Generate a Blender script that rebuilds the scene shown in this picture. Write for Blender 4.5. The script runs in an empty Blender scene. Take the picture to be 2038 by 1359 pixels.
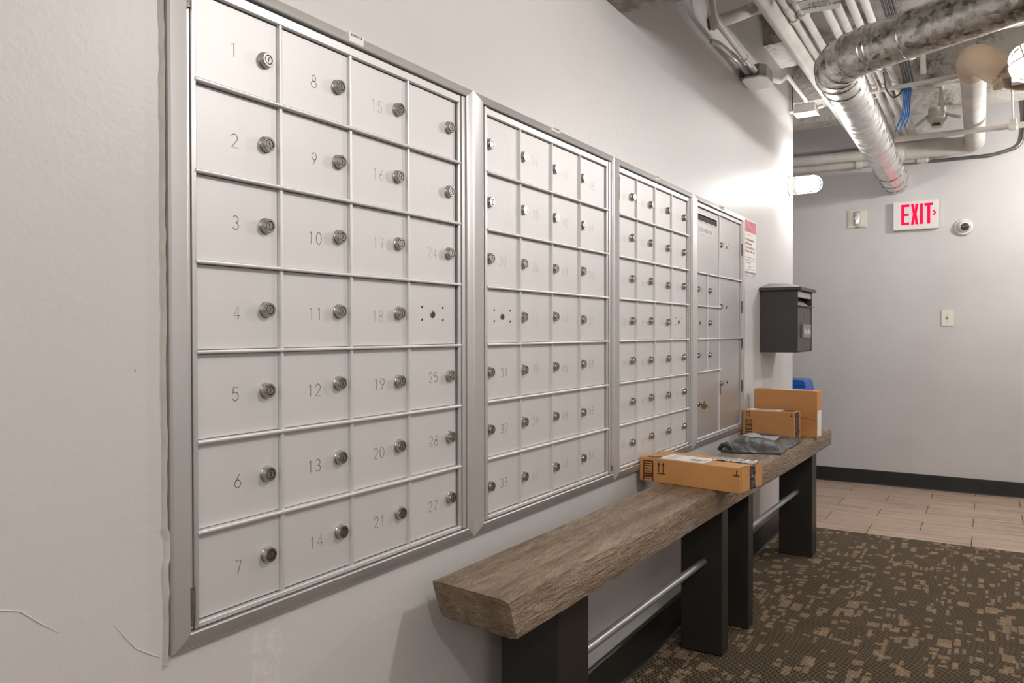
import bpy, bmesh, math, random
from mathutils import Vector, Matrix, noise
random.seed(7)
scene = bpy.context.scene
COL = scene.collection

# ------------------------------------------------------------------ camera, world, light, exposure
CAM_H = 1.115
YAW, PITCH, ROLL = 0.5550, -0.0117, -0.0020
fw = Vector((-math.sin(YAW) * math.cos(PITCH), math.cos(YAW) * math.cos(PITCH), math.sin(PITCH)))
r0 = Vector((math.cos(YAW), math.sin(YAW), 0.0))
u0 = r0.cross(fw)
rt = r0 * math.cos(ROLL) + u0 * math.sin(ROLL)
up = -r0 * math.sin(ROLL) + u0 * math.cos(ROLL)
cam_data = bpy.data.cameras.new('camera')
cam_data.sensor_width = 36.0
cam_data.lens = 1529.89 / 2038.0 * 36.0
cam_data.clip_start = 0.02
cam = bpy.data.objects.new('camera', cam_data)
COL.objects.link(cam)
m3 = Matrix((rt, up, -fw)).transposed()
cam.matrix_world = Matrix.Translation((1.0, 0.0, CAM_H)) @ m3.to_4x4()
scene.camera = cam

world = bpy.data.worlds.new('world')
scene.world = world
world.use_nodes = True
bg = world.node_tree.nodes['Background']
bg.inputs[0].default_value = (1.0, 0.96, 0.93, 1)
bg.inputs[1].default_value = 0.15

LAMP_GLOW = 66.0          # radiance of every glass globe
ROOM_LAMPS = [((1.75, -0.30, 2.10), 14.0), ((1.40, 1.55, 2.10), 16.0), ((1.60, -1.60, 2.15), 11.0), ((1.75, 5.20, 2.20), 23.0)]
for (loc, watts) in ROOM_LAMPS:
    ld = bpy.data.lights.new('room_lamp_light', 'POINT')
    ld.energy = watts
    ld.shadow_soft_size = 0.06
    ld.color = (1.0, 0.97, 0.945)
    lo = bpy.data.objects.new('room_lamp_light', ld)
    lo.location = loc
    COL.objects.link(lo)

vs = scene.view_settings
vs.view_transform = 'Standard'
vs.look = 'None'
vs.exposure = 1.32
vs.gamma = 1.0
vs.use_curve_mapping = False
try:
    scene.cycles.use_denoising = True
    scene.cycles.sample_clamp_indirect = 6.0
    scene.cycles.max_bounces = 7
    scene.cycles.use_adaptive_sampling = True
    scene.cycles.adaptive_threshold = 0.03
    scene.cycles.diffuse_bounces = 5
    scene.cycles.glossy_bounces = 4
except Exception:
    pass

# ------------------------------------------------------------------ materials
def new_mat(name):
    m = bpy.data.materials.new(name)
    m.use_nodes = True
    nt = m.node_tree
    return m, nt, nt.nodes['Principled BSDF']

def N(nt, typ, **kw):
    n = nt.nodes.new(typ)
    for k, v in kw.items():
        setattr(n, k, v)
    return n

def math_node(nt, op, a, b=None, c=None):
    n = nt.nodes.new('ShaderNodeMath')
    n.operation = op
    for i, v in enumerate((a, b, c)):
        if v is None:
            continue
        if isinstance(v, (int, float)):
            n.inputs[i].default_value = v
        else:
            nt.links.new(v, n.inputs[i])
    return n.outputs[0]

def mixc(nt, fac, a, b):
    n = nt.nodes.new('ShaderNodeMix')
    n.data_type = 'RGBA'
    for sock, v in ((n.inputs[0], fac), (n.inputs[6], a), (n.inputs[7], b)):
        if isinstance(v, (int, float)):
            sock.default_value = v
        elif isinstance(v, tuple):
            sock.default_value = (v + (1.0,))[:4] if len(v) == 3 else v
        else:
            nt.links.new(v, sock)
    return n.outputs[2]

def coords(nt, scale=(1, 1, 1), which='Object'):
    tc = nt.nodes.new('ShaderNodeTexCoord')
    mp = nt.nodes.new('ShaderNodeMapping')
    mp.inputs['Scale'].default_value = scale
    nt.links.new(tc.outputs[which], mp.inputs['Vector'])
    return mp.outputs[0]

def noise_tex(nt, vec, scale, detail=4.0, rough=0.55):
    n = nt.nodes.new('ShaderNodeTexNoise')
    n.inputs['Scale'].default_value = scale
    n.inputs['Detail'].default_value = detail
    n.inputs['Roughness'].default_value = rough
    nt.links.new(vec, n.inputs['Vector'])
    return n.outputs[0]

def ramp(nt, fac, stops):
    n = nt.nodes.new('ShaderNodeValToRGB')
    el = n.color_ramp.elements
    while len(el) < len(stops):
        el.new(0.5)
    for e, (p, c) in zip(el, stops):
        e.position = p
        e.color = (c + (1.0,))[:4] if isinstance(c, tuple) else (c, c, c, 1)
    nt.links.new(fac, n.inputs[0])
    return n.outputs[0]

def bump(nt, bsdf, height, strength, dist):
    b = nt.nodes.new('ShaderNodeBump')
    b.inputs['Strength'].default_value = strength
    b.inputs['Distance'].default_value = dist
    nt.links.new(height, b.inputs['Height'])
    nt.links.new(b.outputs[0], bsdf.inputs['Normal'])

def pmat(name, col, rough=0.5, metal=0.0, var=None, bmp=None, stretch=(1, 1, 1), spec=None, rvar=0.0):
    m, nt, b = new_mat(name)
    b.inputs['Base Color'].default_value = col + (1.0,)
    b.inputs['Roughness'].default_value = rough
    b.inputs['Metallic'].default_value = metal
    if spec is not None:
        b.inputs['Specular IOR Level'].default_value = spec
    vec = None
    if var or bmp:
        vec = coords(nt, stretch)
    if var:
        sc, amt = var
        f = noise_tex(nt, vec, sc, 5.0)
        lo = tuple(max(0.0, c * (1 - amt)) for c in col)
        hi = tuple(min(1.0, c * (1 + amt)) for c in col)
        nt.links.new(ramp(nt, f, [(0.3, lo), (0.7, hi)]), b.inputs['Base Color'])
        if rvar:
            nt.links.new(ramp(nt, f, [(0.3, rough - rvar), (0.7, rough + rvar)]), b.inputs['Roughness'])
    if bmp:
        sc, st, di = bmp
        bump(nt, b, noise_tex(nt, vec, sc, 3.0), st, di)
    return m

MAT = {}
def wall_material():
    m, nt, b = new_mat('painted_wall')
    geo = nt.nodes.new('ShaderNodeNewGeometry')
    pos = geo.outputs['Position']
    n1 = noise_tex(nt, pos, 1.3, 3.0)
    n2 = noise_tex(nt, pos, 90.0, 3.0, 0.6)
    n3 = noise_tex(nt, pos, 9.0, 4.0)
    base = ramp(nt, n1, [(0.3, (0.580, 0.562, 0.552)), (0.7, (0.615, 0.597, 0.586))])
    # scuffed, lighter rubbed patch under the first bank of boxes
    sep = nt.nodes.new('ShaderNodeSeparateXYZ')
    nt.links.new(pos, sep.inputs[0])
    fine = noise_tex(nt, pos, 60.0, 6.0, 0.75)
    wob = math_node(nt, 'MULTIPLY', math_node(nt, 'SUBTRACT', n3, 0.5), 0.05)
    yy = math_node(nt, 'ADD', sep.outputs[1], wob)
    my = math_node(nt, 'SUBTRACT', 1.0, math_node(nt, 'DIVIDE', math_node(nt, 'ABSOLUTE', math_node(nt, 'SUBTRACT', yy, 0.848)), 0.03))
    mz = math_node(nt, 'LESS_THAN', sep.outputs[2], 0.632)
    mk = math_node(nt, 'MULTIPLY', math_node(nt, 'MULTIPLY', math_node(nt, 'GREATER_THAN', my, 0.0), mz), math_node(nt, 'GREATER_THAN', fine, 0.5))
    mk = math_node(nt, 'MULTIPLY', mk, 0.45)
    base = mixc(nt, mk, base, (0.74, 0.73, 0.70))
    # small dark specks
    v = nt.nodes.new('ShaderNodeTexVoronoi')
    v.inputs['Scale'].default_value = 7.0
    nt.links.new(pos, v.inputs['Vector'])
    speck = math_node(nt, 'LESS_THAN', v.outputs['Distance'], 0.011)
    base = mixc(nt, math_node(nt, 'MULTIPLY', speck, 0.7), base, (0.12, 0.11, 0.10))
    nt.links.new(base, b.inputs['Base Color'])
    b.inputs['Roughness'].default_value = 0.42
    h = math_node(nt, 'ADD', math_node(nt, 'MULTIPLY', n2, 0.35), n3)
    bump(nt, b, h, 0.20, 0.007)
    return m
MAT['wall'] = wall_material()
MAT['wall_far'] = pmat('painted_far_wall', (0.565, 0.55, 0.542), 0.5, 0, (2.2, 0.05), (60.0, 0.10, 0.003))
MAT['caulk'] = pmat('caulk', (0.60, 0.57, 0.52), 0.5, 0, (20, 0.12), (40, 0.4, 0.003))
MAT['crack'] = pmat('crack_edge', (0.66, 0.63, 0.58), 0.6)
MAT['alu'] = pmat('anodised_aluminium', (0.665, 0.650, 0.642), 0.50, 0.38, (3.0, 0.035), (220, 0.05, 0.0006), (1, 1, 0.15))
MAT['alu_frame'] = pmat('aluminium_frame', (0.63, 0.612, 0.604), 0.36, 0.65, (5.0, 0.05), (160, 0.06, 0.0006))
MAT['alu_rail'] = pmat('aluminium_rail', (0.70, 0.686, 0.678), 0.45, 0.5, (8.0, 0.04))
MAT['alu_parcel'] = pmat('parcel_aluminium', (0.52, 0.508, 0.502), 0.38, 0.7, (3.0, 0.05), (220, 0.05, 0.0006))
MAT['gap'] = pmat('dark_gap', (0.045, 0.04, 0.036), 0.7)
MAT['steel'] = pmat('lock_steel', (0.44, 0.42, 0.39), 0.24, 1.0, (60, 0.12))
MAT['lock_dark'] = pmat('lock_shadow_groove', (0.03, 0.027, 0.022), 0.5)
MAT['brass'] = pmat('dull_brass', (0.25, 0.21, 0.12), 0.32, 1.0, (90, 0.3))
MAT['engrave'] = pmat('engraved_line', (0.15, 0.14, 0.13), 0.5, 0.3)
MAT['engrave_faint'] = pmat('engraved_line_faint', (0.40, 0.385, 0.37), 0.5, 0.4)
MAT['engrave_glint'] = pmat('engraved_line_glint', (0.86, 0.845, 0.83), 0.4, 0.2)  # highlight on the cut digits, painted in as a near-white colour
MAT['hinge'] = pmat('worn_hinge', (0.22, 0.205, 0.19), 0.4, 0.8, (150, 0.6), (300, 0.5, 0.002), (1, 1, 0.4))
MAT['paper'] = pmat('white_paper', (0.80, 0.775, 0.755), 0.6, 0, (30, 0.03))
MAT['ink'] = pmat('black_ink', (0.03, 0.027, 0.025), 0.6)
MAT['ink_grey'] = pmat('grey_ink', (0.32, 0.31, 0.30), 0.6)
MAT['ink_red'] = pmat('dark_red_ink', (0.30, 0.13, 0.12), 0.6)
MAT['ink_brown'] = pmat('brown_print', (0.075, 0.03, 0.015), 0.6)
MAT['card'] = pmat('corrugated_cardboard', (0.56, 0.268, 0.092), 0.62, 0, (14, 0.10), (160, 0.12, 0.001), (0.35, 1, 1))
MAT['card_edge'] = pmat('cardboard_edge', (0.16, 0.075, 0.03), 0.7)
MAT['tape'] = pmat('crinkled_tape', (0.42, 0.41, 0.40), 0.18, 0.25, (34, 0.55), (70, 0.9, 0.006))
MAT['tape_dark'] = pmat('dark_tape', (0.06, 0.055, 0.055), 0.18, 0.0, (40, 0.5), (60, 0.9, 0.006))
MAT['bag'] = pmat('grey_poly_bag', (0.050, 0.046, 0.044), 0.44, 0.0, (12, 0.3), (26, 0.5, 0.008))
MAT['blackbox'] = pmat('charcoal_powder_coat', (0.042, 0.038, 0.035), 0.42, 0.0, (9, 0.1), (400, 0.1, 0.0005))
MAT['blackbox_light'] = pmat('brushed_metal_flap', (0.42, 0.40, 0.385), 0.4, 0.5, (30, 0.06))
MAT['plate'] = pmat('pewter_nameplate', (0.24, 0.23, 0.21), 0.4, 0.4)
MAT['leg'] = pmat('dark_painted_leg', (0.020, 0.018, 0.0155), 0.42, 0.0, (6, 0.2), (40, 0.15, 0.002))
MAT['base'] = pmat('black_rubber_base', (0.016, 0.016, 0.0155), 0.42, 0.0, (9, 0.25))
MAT['rod'] = pmat('galvanised_rod', (0.40, 0.41, 0.40), 0.38, 0.7, (14, 0.2), None, (6, 0.4, 6))
MAT['pipe'] = pmat('painted_pipe', (0.62, 0.59, 0.55), 0.6, 0.0, (7, 0.12), (24, 0.2, 0.003))
MAT['pipe_grey'] = pmat('painted_pipe_grey', (0.53, 0.505, 0.475), 0.6, 0.0, (7, 0.16), (24, 0.2, 0.003))
MAT['conduit'] = pmat('painted_conduit', (0.62, 0.595, 0.56), 0.38, 0.0, (10, 0.10))
MAT['conduit_dark'] = pmat('bare_conduit', (0.20, 0.19, 0.18), 0.33, 0.7, (10, 0.25))
MAT['tan'] = pmat('tan_pipe_wrap', (0.60, 0.455, 0.33), 0.6, 0.0, (9, 0.10), (18, 0.25, 0.004))
MAT['foam'] = pmat('torn_foam', (0.62, 0.52, 0.36), 0.8, 0.0, (60, 0.3), (90, 0.8, 0.01))
MAT['fitting'] = pmat('white_enamel', (0.72, 0.70, 0.67), 0.3)
MAT['cream'] = pmat('cream_plastic', (0.62, 0.59, 0.50), 0.35)
MAT['cream_white'] = pmat('ivory_switch', (0.72, 0.69, 0.61), 0.35)
MAT['device'] = pmat('chrome_lens', (0.66, 0.65, 0.63), 0.2, 0.6, (40, 0.3))
MAT['white_plastic'] = pmat('white_plastic', (0.72, 0.70, 0.68), 0.35)
MAT['lens'] = pmat('smoked_dome', (0.05, 0.045, 0.045), 0.15)
MAT['blue'] = pmat('blue_bin_plastic', (0.012, 0.105, 0.46), 0.33, 0.0, (6, 0.08))
MAT['cable_blue'] = pmat('blue_cable', (0.02, 0.20, 0.62), 0.4)
MAT['cable_black'] = pmat('black_cable', (0.03, 0.03, 0.038), 0.3)
MAT['cable_white'] = pmat('white_cable', (0.58, 0.54, 0.44), 0.4)

def emit_mat(name, col, strength):
    m = bpy.data.materials.new(name)
    m.use_nodes = True
    nt = m.node_tree
    nt.nodes.clear()
    e = nt.nodes.new('ShaderNodeEmission')
    e.inputs[0].default_value = col + (1.0,)
    e.inputs[1].default_value = strength
    o = nt.nodes.new('ShaderNodeOutputMaterial')
    nt.links.new(e.outputs[0], o.inputs[0])
    return m
MAT['globe'] = emit_mat('glowing_glass_globe', (1.0, 0.97, 0.945), LAMP_GLOW)
MAT['exit_red'] = emit_mat('lit_red_letters', (1.0, 0.008, 0.06), 0.62)

def duct_material(name, lo, hi, scale, rough, metal=1.0, bst=0.12):
    m, nt, b = new_mat(name)
    vec = coords(nt)
    v = nt.nodes.new('ShaderNodeTexVoronoi')
    v.inputs['Scale'].default_value = scale * 2.2
    nt.links.new(vec, v.inputs['Vector'])
    sc_ = nt.nodes.new('ShaderNodeSeparateColor')
    nt.links.new(v.outputs['Color'], sc_.inputs[0])
    cellr = sc_.outputs[0]
    n = noise_tex(nt, vec, scale * 0.6, 6.0, 0.7)
    f = math_node(nt, 'ADD', math_node(nt, 'MULTIPLY', n, 0.75), math_node(nt, 'MULTIPLY', cellr, 0.34))
    c = ramp(nt, f, [(0.34, lo), (0.50, tuple((a + b_) / 2 for a, b_ in zip(lo, hi))), (0.68, hi)])
    nt.links.new(c, b.inputs['Base Color'])
    nt.links.new(ramp(nt, f, [(0.35, rough), (0.65, rough + 0.22)]), b.inputs['Roughness'])
    b.inputs['Metallic'].default_value = metal
    bump(nt, b, n, bst, 0.004)
    return m
MAT['duct'] = duct_material('spangled_galvanised_duct', (0.30, 0.29, 0.275), (0.82, 0.80, 0.765), 26, 0.24)
MAT['duct_foil'] = duct_material('crinkled_foil_duct', (0.50, 0.49, 0.48), (0.76, 0.75, 0.73), 11, 0.2, 1.0, 0.10)
MAT['duct_tan'] = duct_material('warm_metal_elbow', (0.35, 0.27, 0.20), (0.70, 0.60, 0.50), 12, 0.3)

def concrete_material(name, lo, mid, hi, scale):
    m, nt, b = new_mat(name)
    geo = nt.nodes.new('ShaderNodeNewGeometry')
    pos = geo.outputs['Position']
    n = noise_tex(nt, pos, scale, 8.0, 0.65)
    n2 = noise_tex(nt, pos, scale * 7, 6.0, 0.7)
    f = math_node(nt, 'ADD', math_node(nt, 'MULTIPLY', n, 0.7), math_node(nt, 'MULTIPLY', n2, 0.3))
    nt.links.new(ramp(nt, f, [(0.38, lo), (0.47, mid), (0.53, hi)]), b.inputs['Base Color'])
    b.inputs['Roughness'].default_value = 0.85
    bump(nt, b, f, 0.9, 0.03)
    return m
MAT['concrete'] = concrete_material('rough_concrete', (0.15, 0.13, 0.108), (0.36, 0.33, 0.29), (0.56, 0.53, 0.48), 3.2)
MAT['concrete_beam'] = concrete_material('board_marked_beam', (0.16, 0.145, 0.12), (0.27, 0.245, 0.21), (0.40, 0.37, 0.325), 4.0)
MAT['peeled'] = concrete_material('peeling_white_paint', (0.22, 0.195, 0.165), (0.58, 0.555, 0.52), (0.64, 0.61, 0.575), 6.0)

def wood_slab_material():
    m, nt, b = new_mat('weathered_wood_slab')
    geo = nt.nodes.new('ShaderNodeNewGeometry')
    mp = nt.nodes.new('ShaderNodeMapping')
    mp.inputs['Scale'].default_value = (16.0, 1.6, 16.0)
    nt.links.new(geo.outputs['Position'], mp.inputs['Vector'])
    g = noise_tex(nt, mp.outputs[0], 1.0, 6.0, 0.6)
    g2 = noise_tex(nt, geo.outputs['Position'], 130.0, 4.0, 0.7)
    g3 = noise_tex(nt, geo.outputs['Position'], 5.0, 4.0, 0.6)
    mp2 = nt.nodes.new('ShaderNodeMapping')
    mp2.inputs['Scale'].default_value = (70.0, 17.0, 120.0)
    mp2.inputs['Rotation'].default_value = (0.35, 0.0, 0.0)
    nt.links.new(geo.outputs['Position'], mp2.inputs['Vector'])
    g4 = noise_tex(nt, mp2.outputs[0], 1.0, 4.0, 0.65)
    c = ramp(nt, g, [(0.30, (0.165, 0.105, 0.066)), (0.48, (0.300, 0.205, 0.130)), (0.66, (0.46, 0.345, 0.238))])
    c = mixc(nt, math_node(nt, 'MULTIPLY', math_node(nt, 'GREATER_THAN', g2, 0.66), 0.35), c, (0.46, 0.38, 0.30))
    c = mixc(nt, math_node(nt, 'MULTIPLY', g3, 0.25), c, (0.20, 0.145, 0.10))
    c = mixc(nt, ramp(nt, g4, [(0.40, 0.0), (0.70, 0.75)]), c, (0.11, 0.076, 0.05))
    nt.links.new(c, b.inputs['Base Color'])
    b.inputs['Roughness'].default_value = 0.48
    h = math_node(nt, 'SUBTRACT', math_node(nt, 'ADD', g, math_node(nt, 'MULTIPLY', g2, 0.45)), g4)
    bump(nt, b, h, 0.9, 0.012)
    return m
MAT['slab'] = wood_slab_material()

def plank_material():
    m, nt, b = new_mat('wood_look_plank')
    geo = nt.nodes.new('ShaderNodeNewGeometry')
    oi = nt.nodes.new('ShaderNodeObjectInfo')
    mp = nt.nodes.new('ShaderNodeMapping')
    mp.inputs['Scale'].default_value = (2.2, 26.0, 1.0)
    nt.links.new(geo.outputs['Position'], mp.inputs['Vector'])
    off = nt.nodes.new('ShaderNodeVectorMath')
    off.operation = 'ADD'
    sc = nt.nodes.new('ShaderNodeCombineXYZ')
    nt.links.new(math_node(nt, 'MULTIPLY', oi.outputs['Random'], 40.0), sc.inputs[0])
    nt.links.new(mp.outputs[0], off.inputs[0])
    nt.links.new(sc.outputs[0], off.inputs[1])
    g = noise_tex(nt, off.outputs[0], 1.0, 5.0, 0.6)
    c = ramp(nt, g, [(0.32, (0.24, 0.160, 0.110)), (0.50, (0.42, 0.305, 0.228)), (0.70, (0.52, 0.41, 0.325))])
    c = mixc(nt, math_node(nt, 'MULTIPLY', oi.outputs['Random'], 0.35), c, (0.46, 0.365, 0.29))
    nt.links.new(c, b.inputs['Base Color'])
    b.inputs['Roughness'].default_value = 0.42
    bump(nt, b, g, 0.12, 0.002)
    return m
MAT['plank'] = plank_material()
MAT['joint'] = pmat('dark_floor_joint', (0.055, 0.042, 0.034), 0.8)

def carpet_material():
    m, nt, b = new_mat('patterned_loop_carpet')
    geo = nt.nodes.new('ShaderNodeNewGeometry')
    sep = nt.nodes.new('ShaderNodeSeparateXYZ')
    nt.links.new(geo.outputs['Position'], sep.inputs[0])
    X, Y = sep.outputs[0], sep.outputs[1]
    def rects(sx, sy, seed, prob, gx, gy):
        qx = math_node(nt, 'ADD', math_node(nt, 'DIVIDE', X, sx), seed * 1.37)
        qy0 = math_node(nt, 'DIVIDE', Y, sy)
        cx = math_node(nt, 'FLOOR', qx)
        # each column slides by its own amount
        w0 = nt.nodes.new('ShaderNodeTexWhiteNoise')
        w0.noise_dimensions = '1D'
        nt.links.new(math_node(nt, 'ADD', cx, seed * 11.3), w0.inputs['W'])
        qy = math_node(nt, 'ADD', qy0, w0.outputs['Value'])
        cy = math_node(nt, 'FLOOR', qy)
        comb = nt.nodes.new('ShaderNodeCombineXYZ')
        nt.links.new(cx, comb.inputs[0])
        nt.links.new(cy, comb.inputs[1])
        comb.inputs[2].default_value = seed * 3.7
        w = nt.nodes.new('ShaderNodeTexWhiteNoise')
        w.noise_dimensions = '3D'
        nt.links.new(comb.outputs[0], w.inputs['Vector'])
        s = nt.nodes.new('ShaderNodeSeparateColor')
        nt.links.new(w.outputs['Color'], s.inputs[0])
        fx = math_node(nt, 'ABSOLUTE', math_node(nt, 'SUBTRACT', math_node(nt, 'FRACT', qx), 0.5))
        fy = math_node(nt, 'ABSOLUTE', math_node(nt, 'SUBTRACT', math_node(nt, 'FRACT', qy), 0.5))
        lx = math_node(nt, 'ADD', math_node(nt, 'MULTIPLY', s.outputs[1], 0.5 - gx), gx)
        ly = math_node(nt, 'ADD', math_node(nt, 'MULTIPLY', s.outputs[2], 0.5 - gy), gy)
        k = math_node(nt, 'MULTIPLY', math_node(nt, 'LESS_THAN', fx, lx), math_node(nt, 'LESS_THAN', fy, ly))
        k = math_node(nt, 'MULTIPLY', k, math_node(nt, 'LESS_THAN', w.outputs['Value'], prob))
        return k, s.outputs[0]
    k1, r1 = rects(0.048, 0.100, 1.0, 0.15, 0.14, 0.14)
    k2, r2 = rects(0.034, 0.040, 2.0, 0.20, 0.16, 0.16)
    k3, r3 = rects(0.022, 0.075, 3.0, 0.18, 0.16, 0.16)
    # tufted rows run parallel to the far wall
    row = math_node(nt, 'SINE', math_node(nt, 'MULTIPLY', Y, 2 * math.pi / 0.0105))
    stitch = math_node(nt, 'SINE', math_node(nt, 'ADD', math_node(nt, 'MULTIPLY', X, 2 * math.pi / 0.0120), math_node(nt, 'MULTIPLY', math_node(nt, 'FLOOR', math_node(nt, 'DIVIDE', Y, 0.0105)), 2.4)))
    rowf = math_node(nt, 'GREATER_THAN', math_node(nt, 'ADD', row, math_node(nt, 'MULTIPLY', stitch, 0.55)), 0.25)
    big = noise_tex(nt, geo.outputs['Position'], 7.0, 5.0, 0.7)
    fine = noise_tex(nt, geo.outputs['Position'], 260.0, 2.0)
    tuft = mixc(nt, big, (0.18, 0.136, 0.086), (0.37, 0.280, 0.18))
    c = mixc(nt, math_node(nt, 'MULTIPLY', rowf, 0.85), (0.016, 0.0125, 0.0095), tuft)
    tan = (0.46, 0.325, 0.21)
    grey = (0.37, 0.30, 0.215)
    strip = math_node(nt, 'ADD', math_node(nt, 'MULTIPLY', rowf, 0.42), 0.36)
    for k, r in ((k3, r3), (k1, r1), (k2, r2)):
        tone = mixc(nt, r, tan, grey)
        c = mixc(nt, math_node(nt, 'MULTIPLY', k, strip), c, tone)
    c = mixc(nt, math_node(nt, 'MULTIPLY', fine, 0.22), c, (0.05, 0.04, 0.03))
    nt.links.new(c, b.inputs['Base Color'])
    b.inputs['Roughness'].default_value = 0.95
    b.inputs['Specular IOR Level'].default_value = 0.15
    bump(nt, b, row, 0.5, 0.003)
    return m
MAT['carpet'] = carpet_material()

def poster_picture_material():
    m, nt, b = new_mat('poster_photo_print')
    vec = coords(nt, (1, 14, 2.5))
    n = noise_tex(nt, vec, 3.0, 4.0, 0.6)
    c = ramp(nt, n, [(0.38, (0.10, 0.04, 0.06)), (0.46, (0.62, 0.10, 0.14)), (0.54, (0.82, 0.34, 0.36)), (0.62, (0.20, 0.06, 0.10))])
    nt.links.new(c, b.inputs['Base Color'])
    b.inputs['Roughness'].default_value = 0.35
    return m
MAT['poster_pic'] = poster_picture_material()

# ------------------------------------------------------------------ geometry helpers
WORLD = {}      # object name -> world location of its origin

def link(o, parent, wloc):
    COL.objects.link(o)
    if parent is not None:
        o.parent = parent
        o.location = Vector(wloc) - WORLD[parent.name]
    else:
        o.location = wloc
    WORLD[o.name] = Vector(wloc)
    return o

def tag(o, label=None, cat=None, group=None, kind=None):
    if label: o['label'] = label
    if cat: o['category'] = cat
    if group: o['group'] = group
    if kind: o['kind'] = kind
    return o

def thing(name, loc, label, cat, group=None):
    o = bpy.data.objects.new(name, None)
    o.empty_display_size = 0.05
    link(o, None, Vector(loc))
    return tag(o, label, cat, group)

def mats_of(m):
    if isinstance(m, (list, tuple)):
        return [MAT[k] for k in m]
    return [MAT[m]]

def mesh_from(name, bm, m, smooth=True, angle=38):
    bmesh.ops.recalc_face_normals(bm, faces=bm.faces[:])
    me = bpy.data.meshes.new(name)
    bm.to_mesh(me)
    bm.free()
    for k in mats_of(m):
        me.materials.append(k)
    if smooth:
        for p in me.polygons:
            p.use_smooth = True
        try:
            me.set_sharp_from_angle(angle=math.radians(angle))
        except Exception:
            pass
    return me

def obj(name, bm, m, parent=None, smooth=True, angle=38):
    lo = Vector((1e9,) * 3); hi = Vector((-1e9,) * 3)
    for v in bm.verts:
        for i in range(3):
            lo[i] = min(lo[i], v.co[i]); hi[i] = max(hi[i], v.co[i])
    c = Vector(((lo.x + hi.x) / 2, (lo.y + hi.y) / 2, lo.z))
    for v in bm.verts:
        v.co -= c
    me = mesh_from(name, bm, m, smooth, angle)
    return link(bpy.data.objects.new(name, me), parent, c)

def inst(name, me, wloc, parent=None):
    return link(bpy.data.objects.new(name, me), parent, Vector(wloc))

def struct(name, bm, m, smooth=False):
    o = obj(name, bm, m, None, smooth)
    o['kind'] = 'structure'
    return o

def new():
    return bmesh.new()

def add_box(bm, lo, hi, mat=0, bevel=0.0, seg=1):
    x0, y0, z0 = lo; x1, y1, z1 = hi
    vs_ = [bm.verts.new(p) for p in ((x0, y0, z0), (x1, y0, z0), (x1, y1, z0), (x0, y1, z0), (x0, y0, z1), (x1, y0, z1), (x1, y1, z1), (x0, y1, z1))]
    fs = []
    for idx in ((0, 3, 2, 1), (4, 5, 6, 7), (0, 1, 5, 4), (1, 2, 6, 5), (2, 3, 7, 6), (3, 0, 4, 7)):
        f = bm.faces.new([vs_[i] for i in idx]); f.material_index = mat; fs.append(f)
    if bevel > 0:
        es = list({e for f in fs for e in f.edges})
        r = bmesh.ops.bevel(bm, geom=es, offset=bevel, segments=seg, affect='EDGES', profile=0.5)
        for f in r['faces']:
            f.material_index = mat
    return vs_

def box(lo, hi, bevel=0.0, seg=1):
    bm = new(); add_box(bm, lo, hi, 0, bevel, seg); return bm

def add_prism(bm, pts, ext, mat=0):
    """closed polygon pts (3D list) extruded by vector ext"""
    e = Vector(ext)
    a = [bm.verts.new(p) for p in pts]
    b_ = [bm.verts.new(Vector(p) + e) for p in pts]
    n = len(pts)
    f = bm.faces.new(a); f.material_index = mat
    f = bm.faces.new(list(reversed(b_))); f.material_index = mat
    for i in range(n):
        f = bm.faces.new((a[i], b_[i], b_[(i + 1) % n], a[(i + 1) % n])); f.material_index = mat

def frame_of(d):
    d = Vector(d).normalized()
    a = Vector((0, 0, 1)) if abs(d.z) < 0.9 else Vector((1, 0, 0))
    u = d.cross(a).normalized()
    return d, u, d.cross(u).normalized()

def add_tube(bm, pts, r, seg=12, mat=0, caps=True, closed=False):
    pts = [Vector(p) for p in pts]
    n = len(pts)
    rr = r if isinstance(r, (list, tuple)) else [r] * n
    rings = []
    d, u, w = frame_of(pts[1] - pts[0])
    for i, p in enumerate(pts):
        if closed:
            t = (pts[(i + 1) % n] - pts[i - 1]).normalized()
        elif i == 0:
            t = (pts[1] - pts[0]).normalized()
        elif i == n - 1:
            t = (pts[-1] - pts[-2]).normalized()
        else:
            t = ((pts[i + 1] - p).normalized() + (p - pts[i - 1]).normalized()).normalized()
        u = (u - t * u.dot(t)).normalized()
        w = t.cross(u)
        rings.append([bm.verts.new(p + (u * math.cos(k * 2 * math.pi / seg) + w * math.sin(k * 2 * math.pi / seg)) * rr[i]) for k in range(seg)])
    m = n if closed else n - 1
    for i in range(m):
        A, B_ = rings[i], rings[(i + 1) % n]
        for k in range(seg):
            f = bm.faces.new((A[k], A[(k + 1) % seg], B_[(k + 1) % seg], B_[k])); f.material_index = mat
    if caps and not closed:
        f = bm.faces.new(list(reversed(rings[0]))); f.material_index = mat
        f = bm.faces.new(rings[-1]); f.material_index = mat

def tube(pts, r, seg=12):
    bm = new(); add_tube(bm, pts, r, seg); return bm

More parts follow.
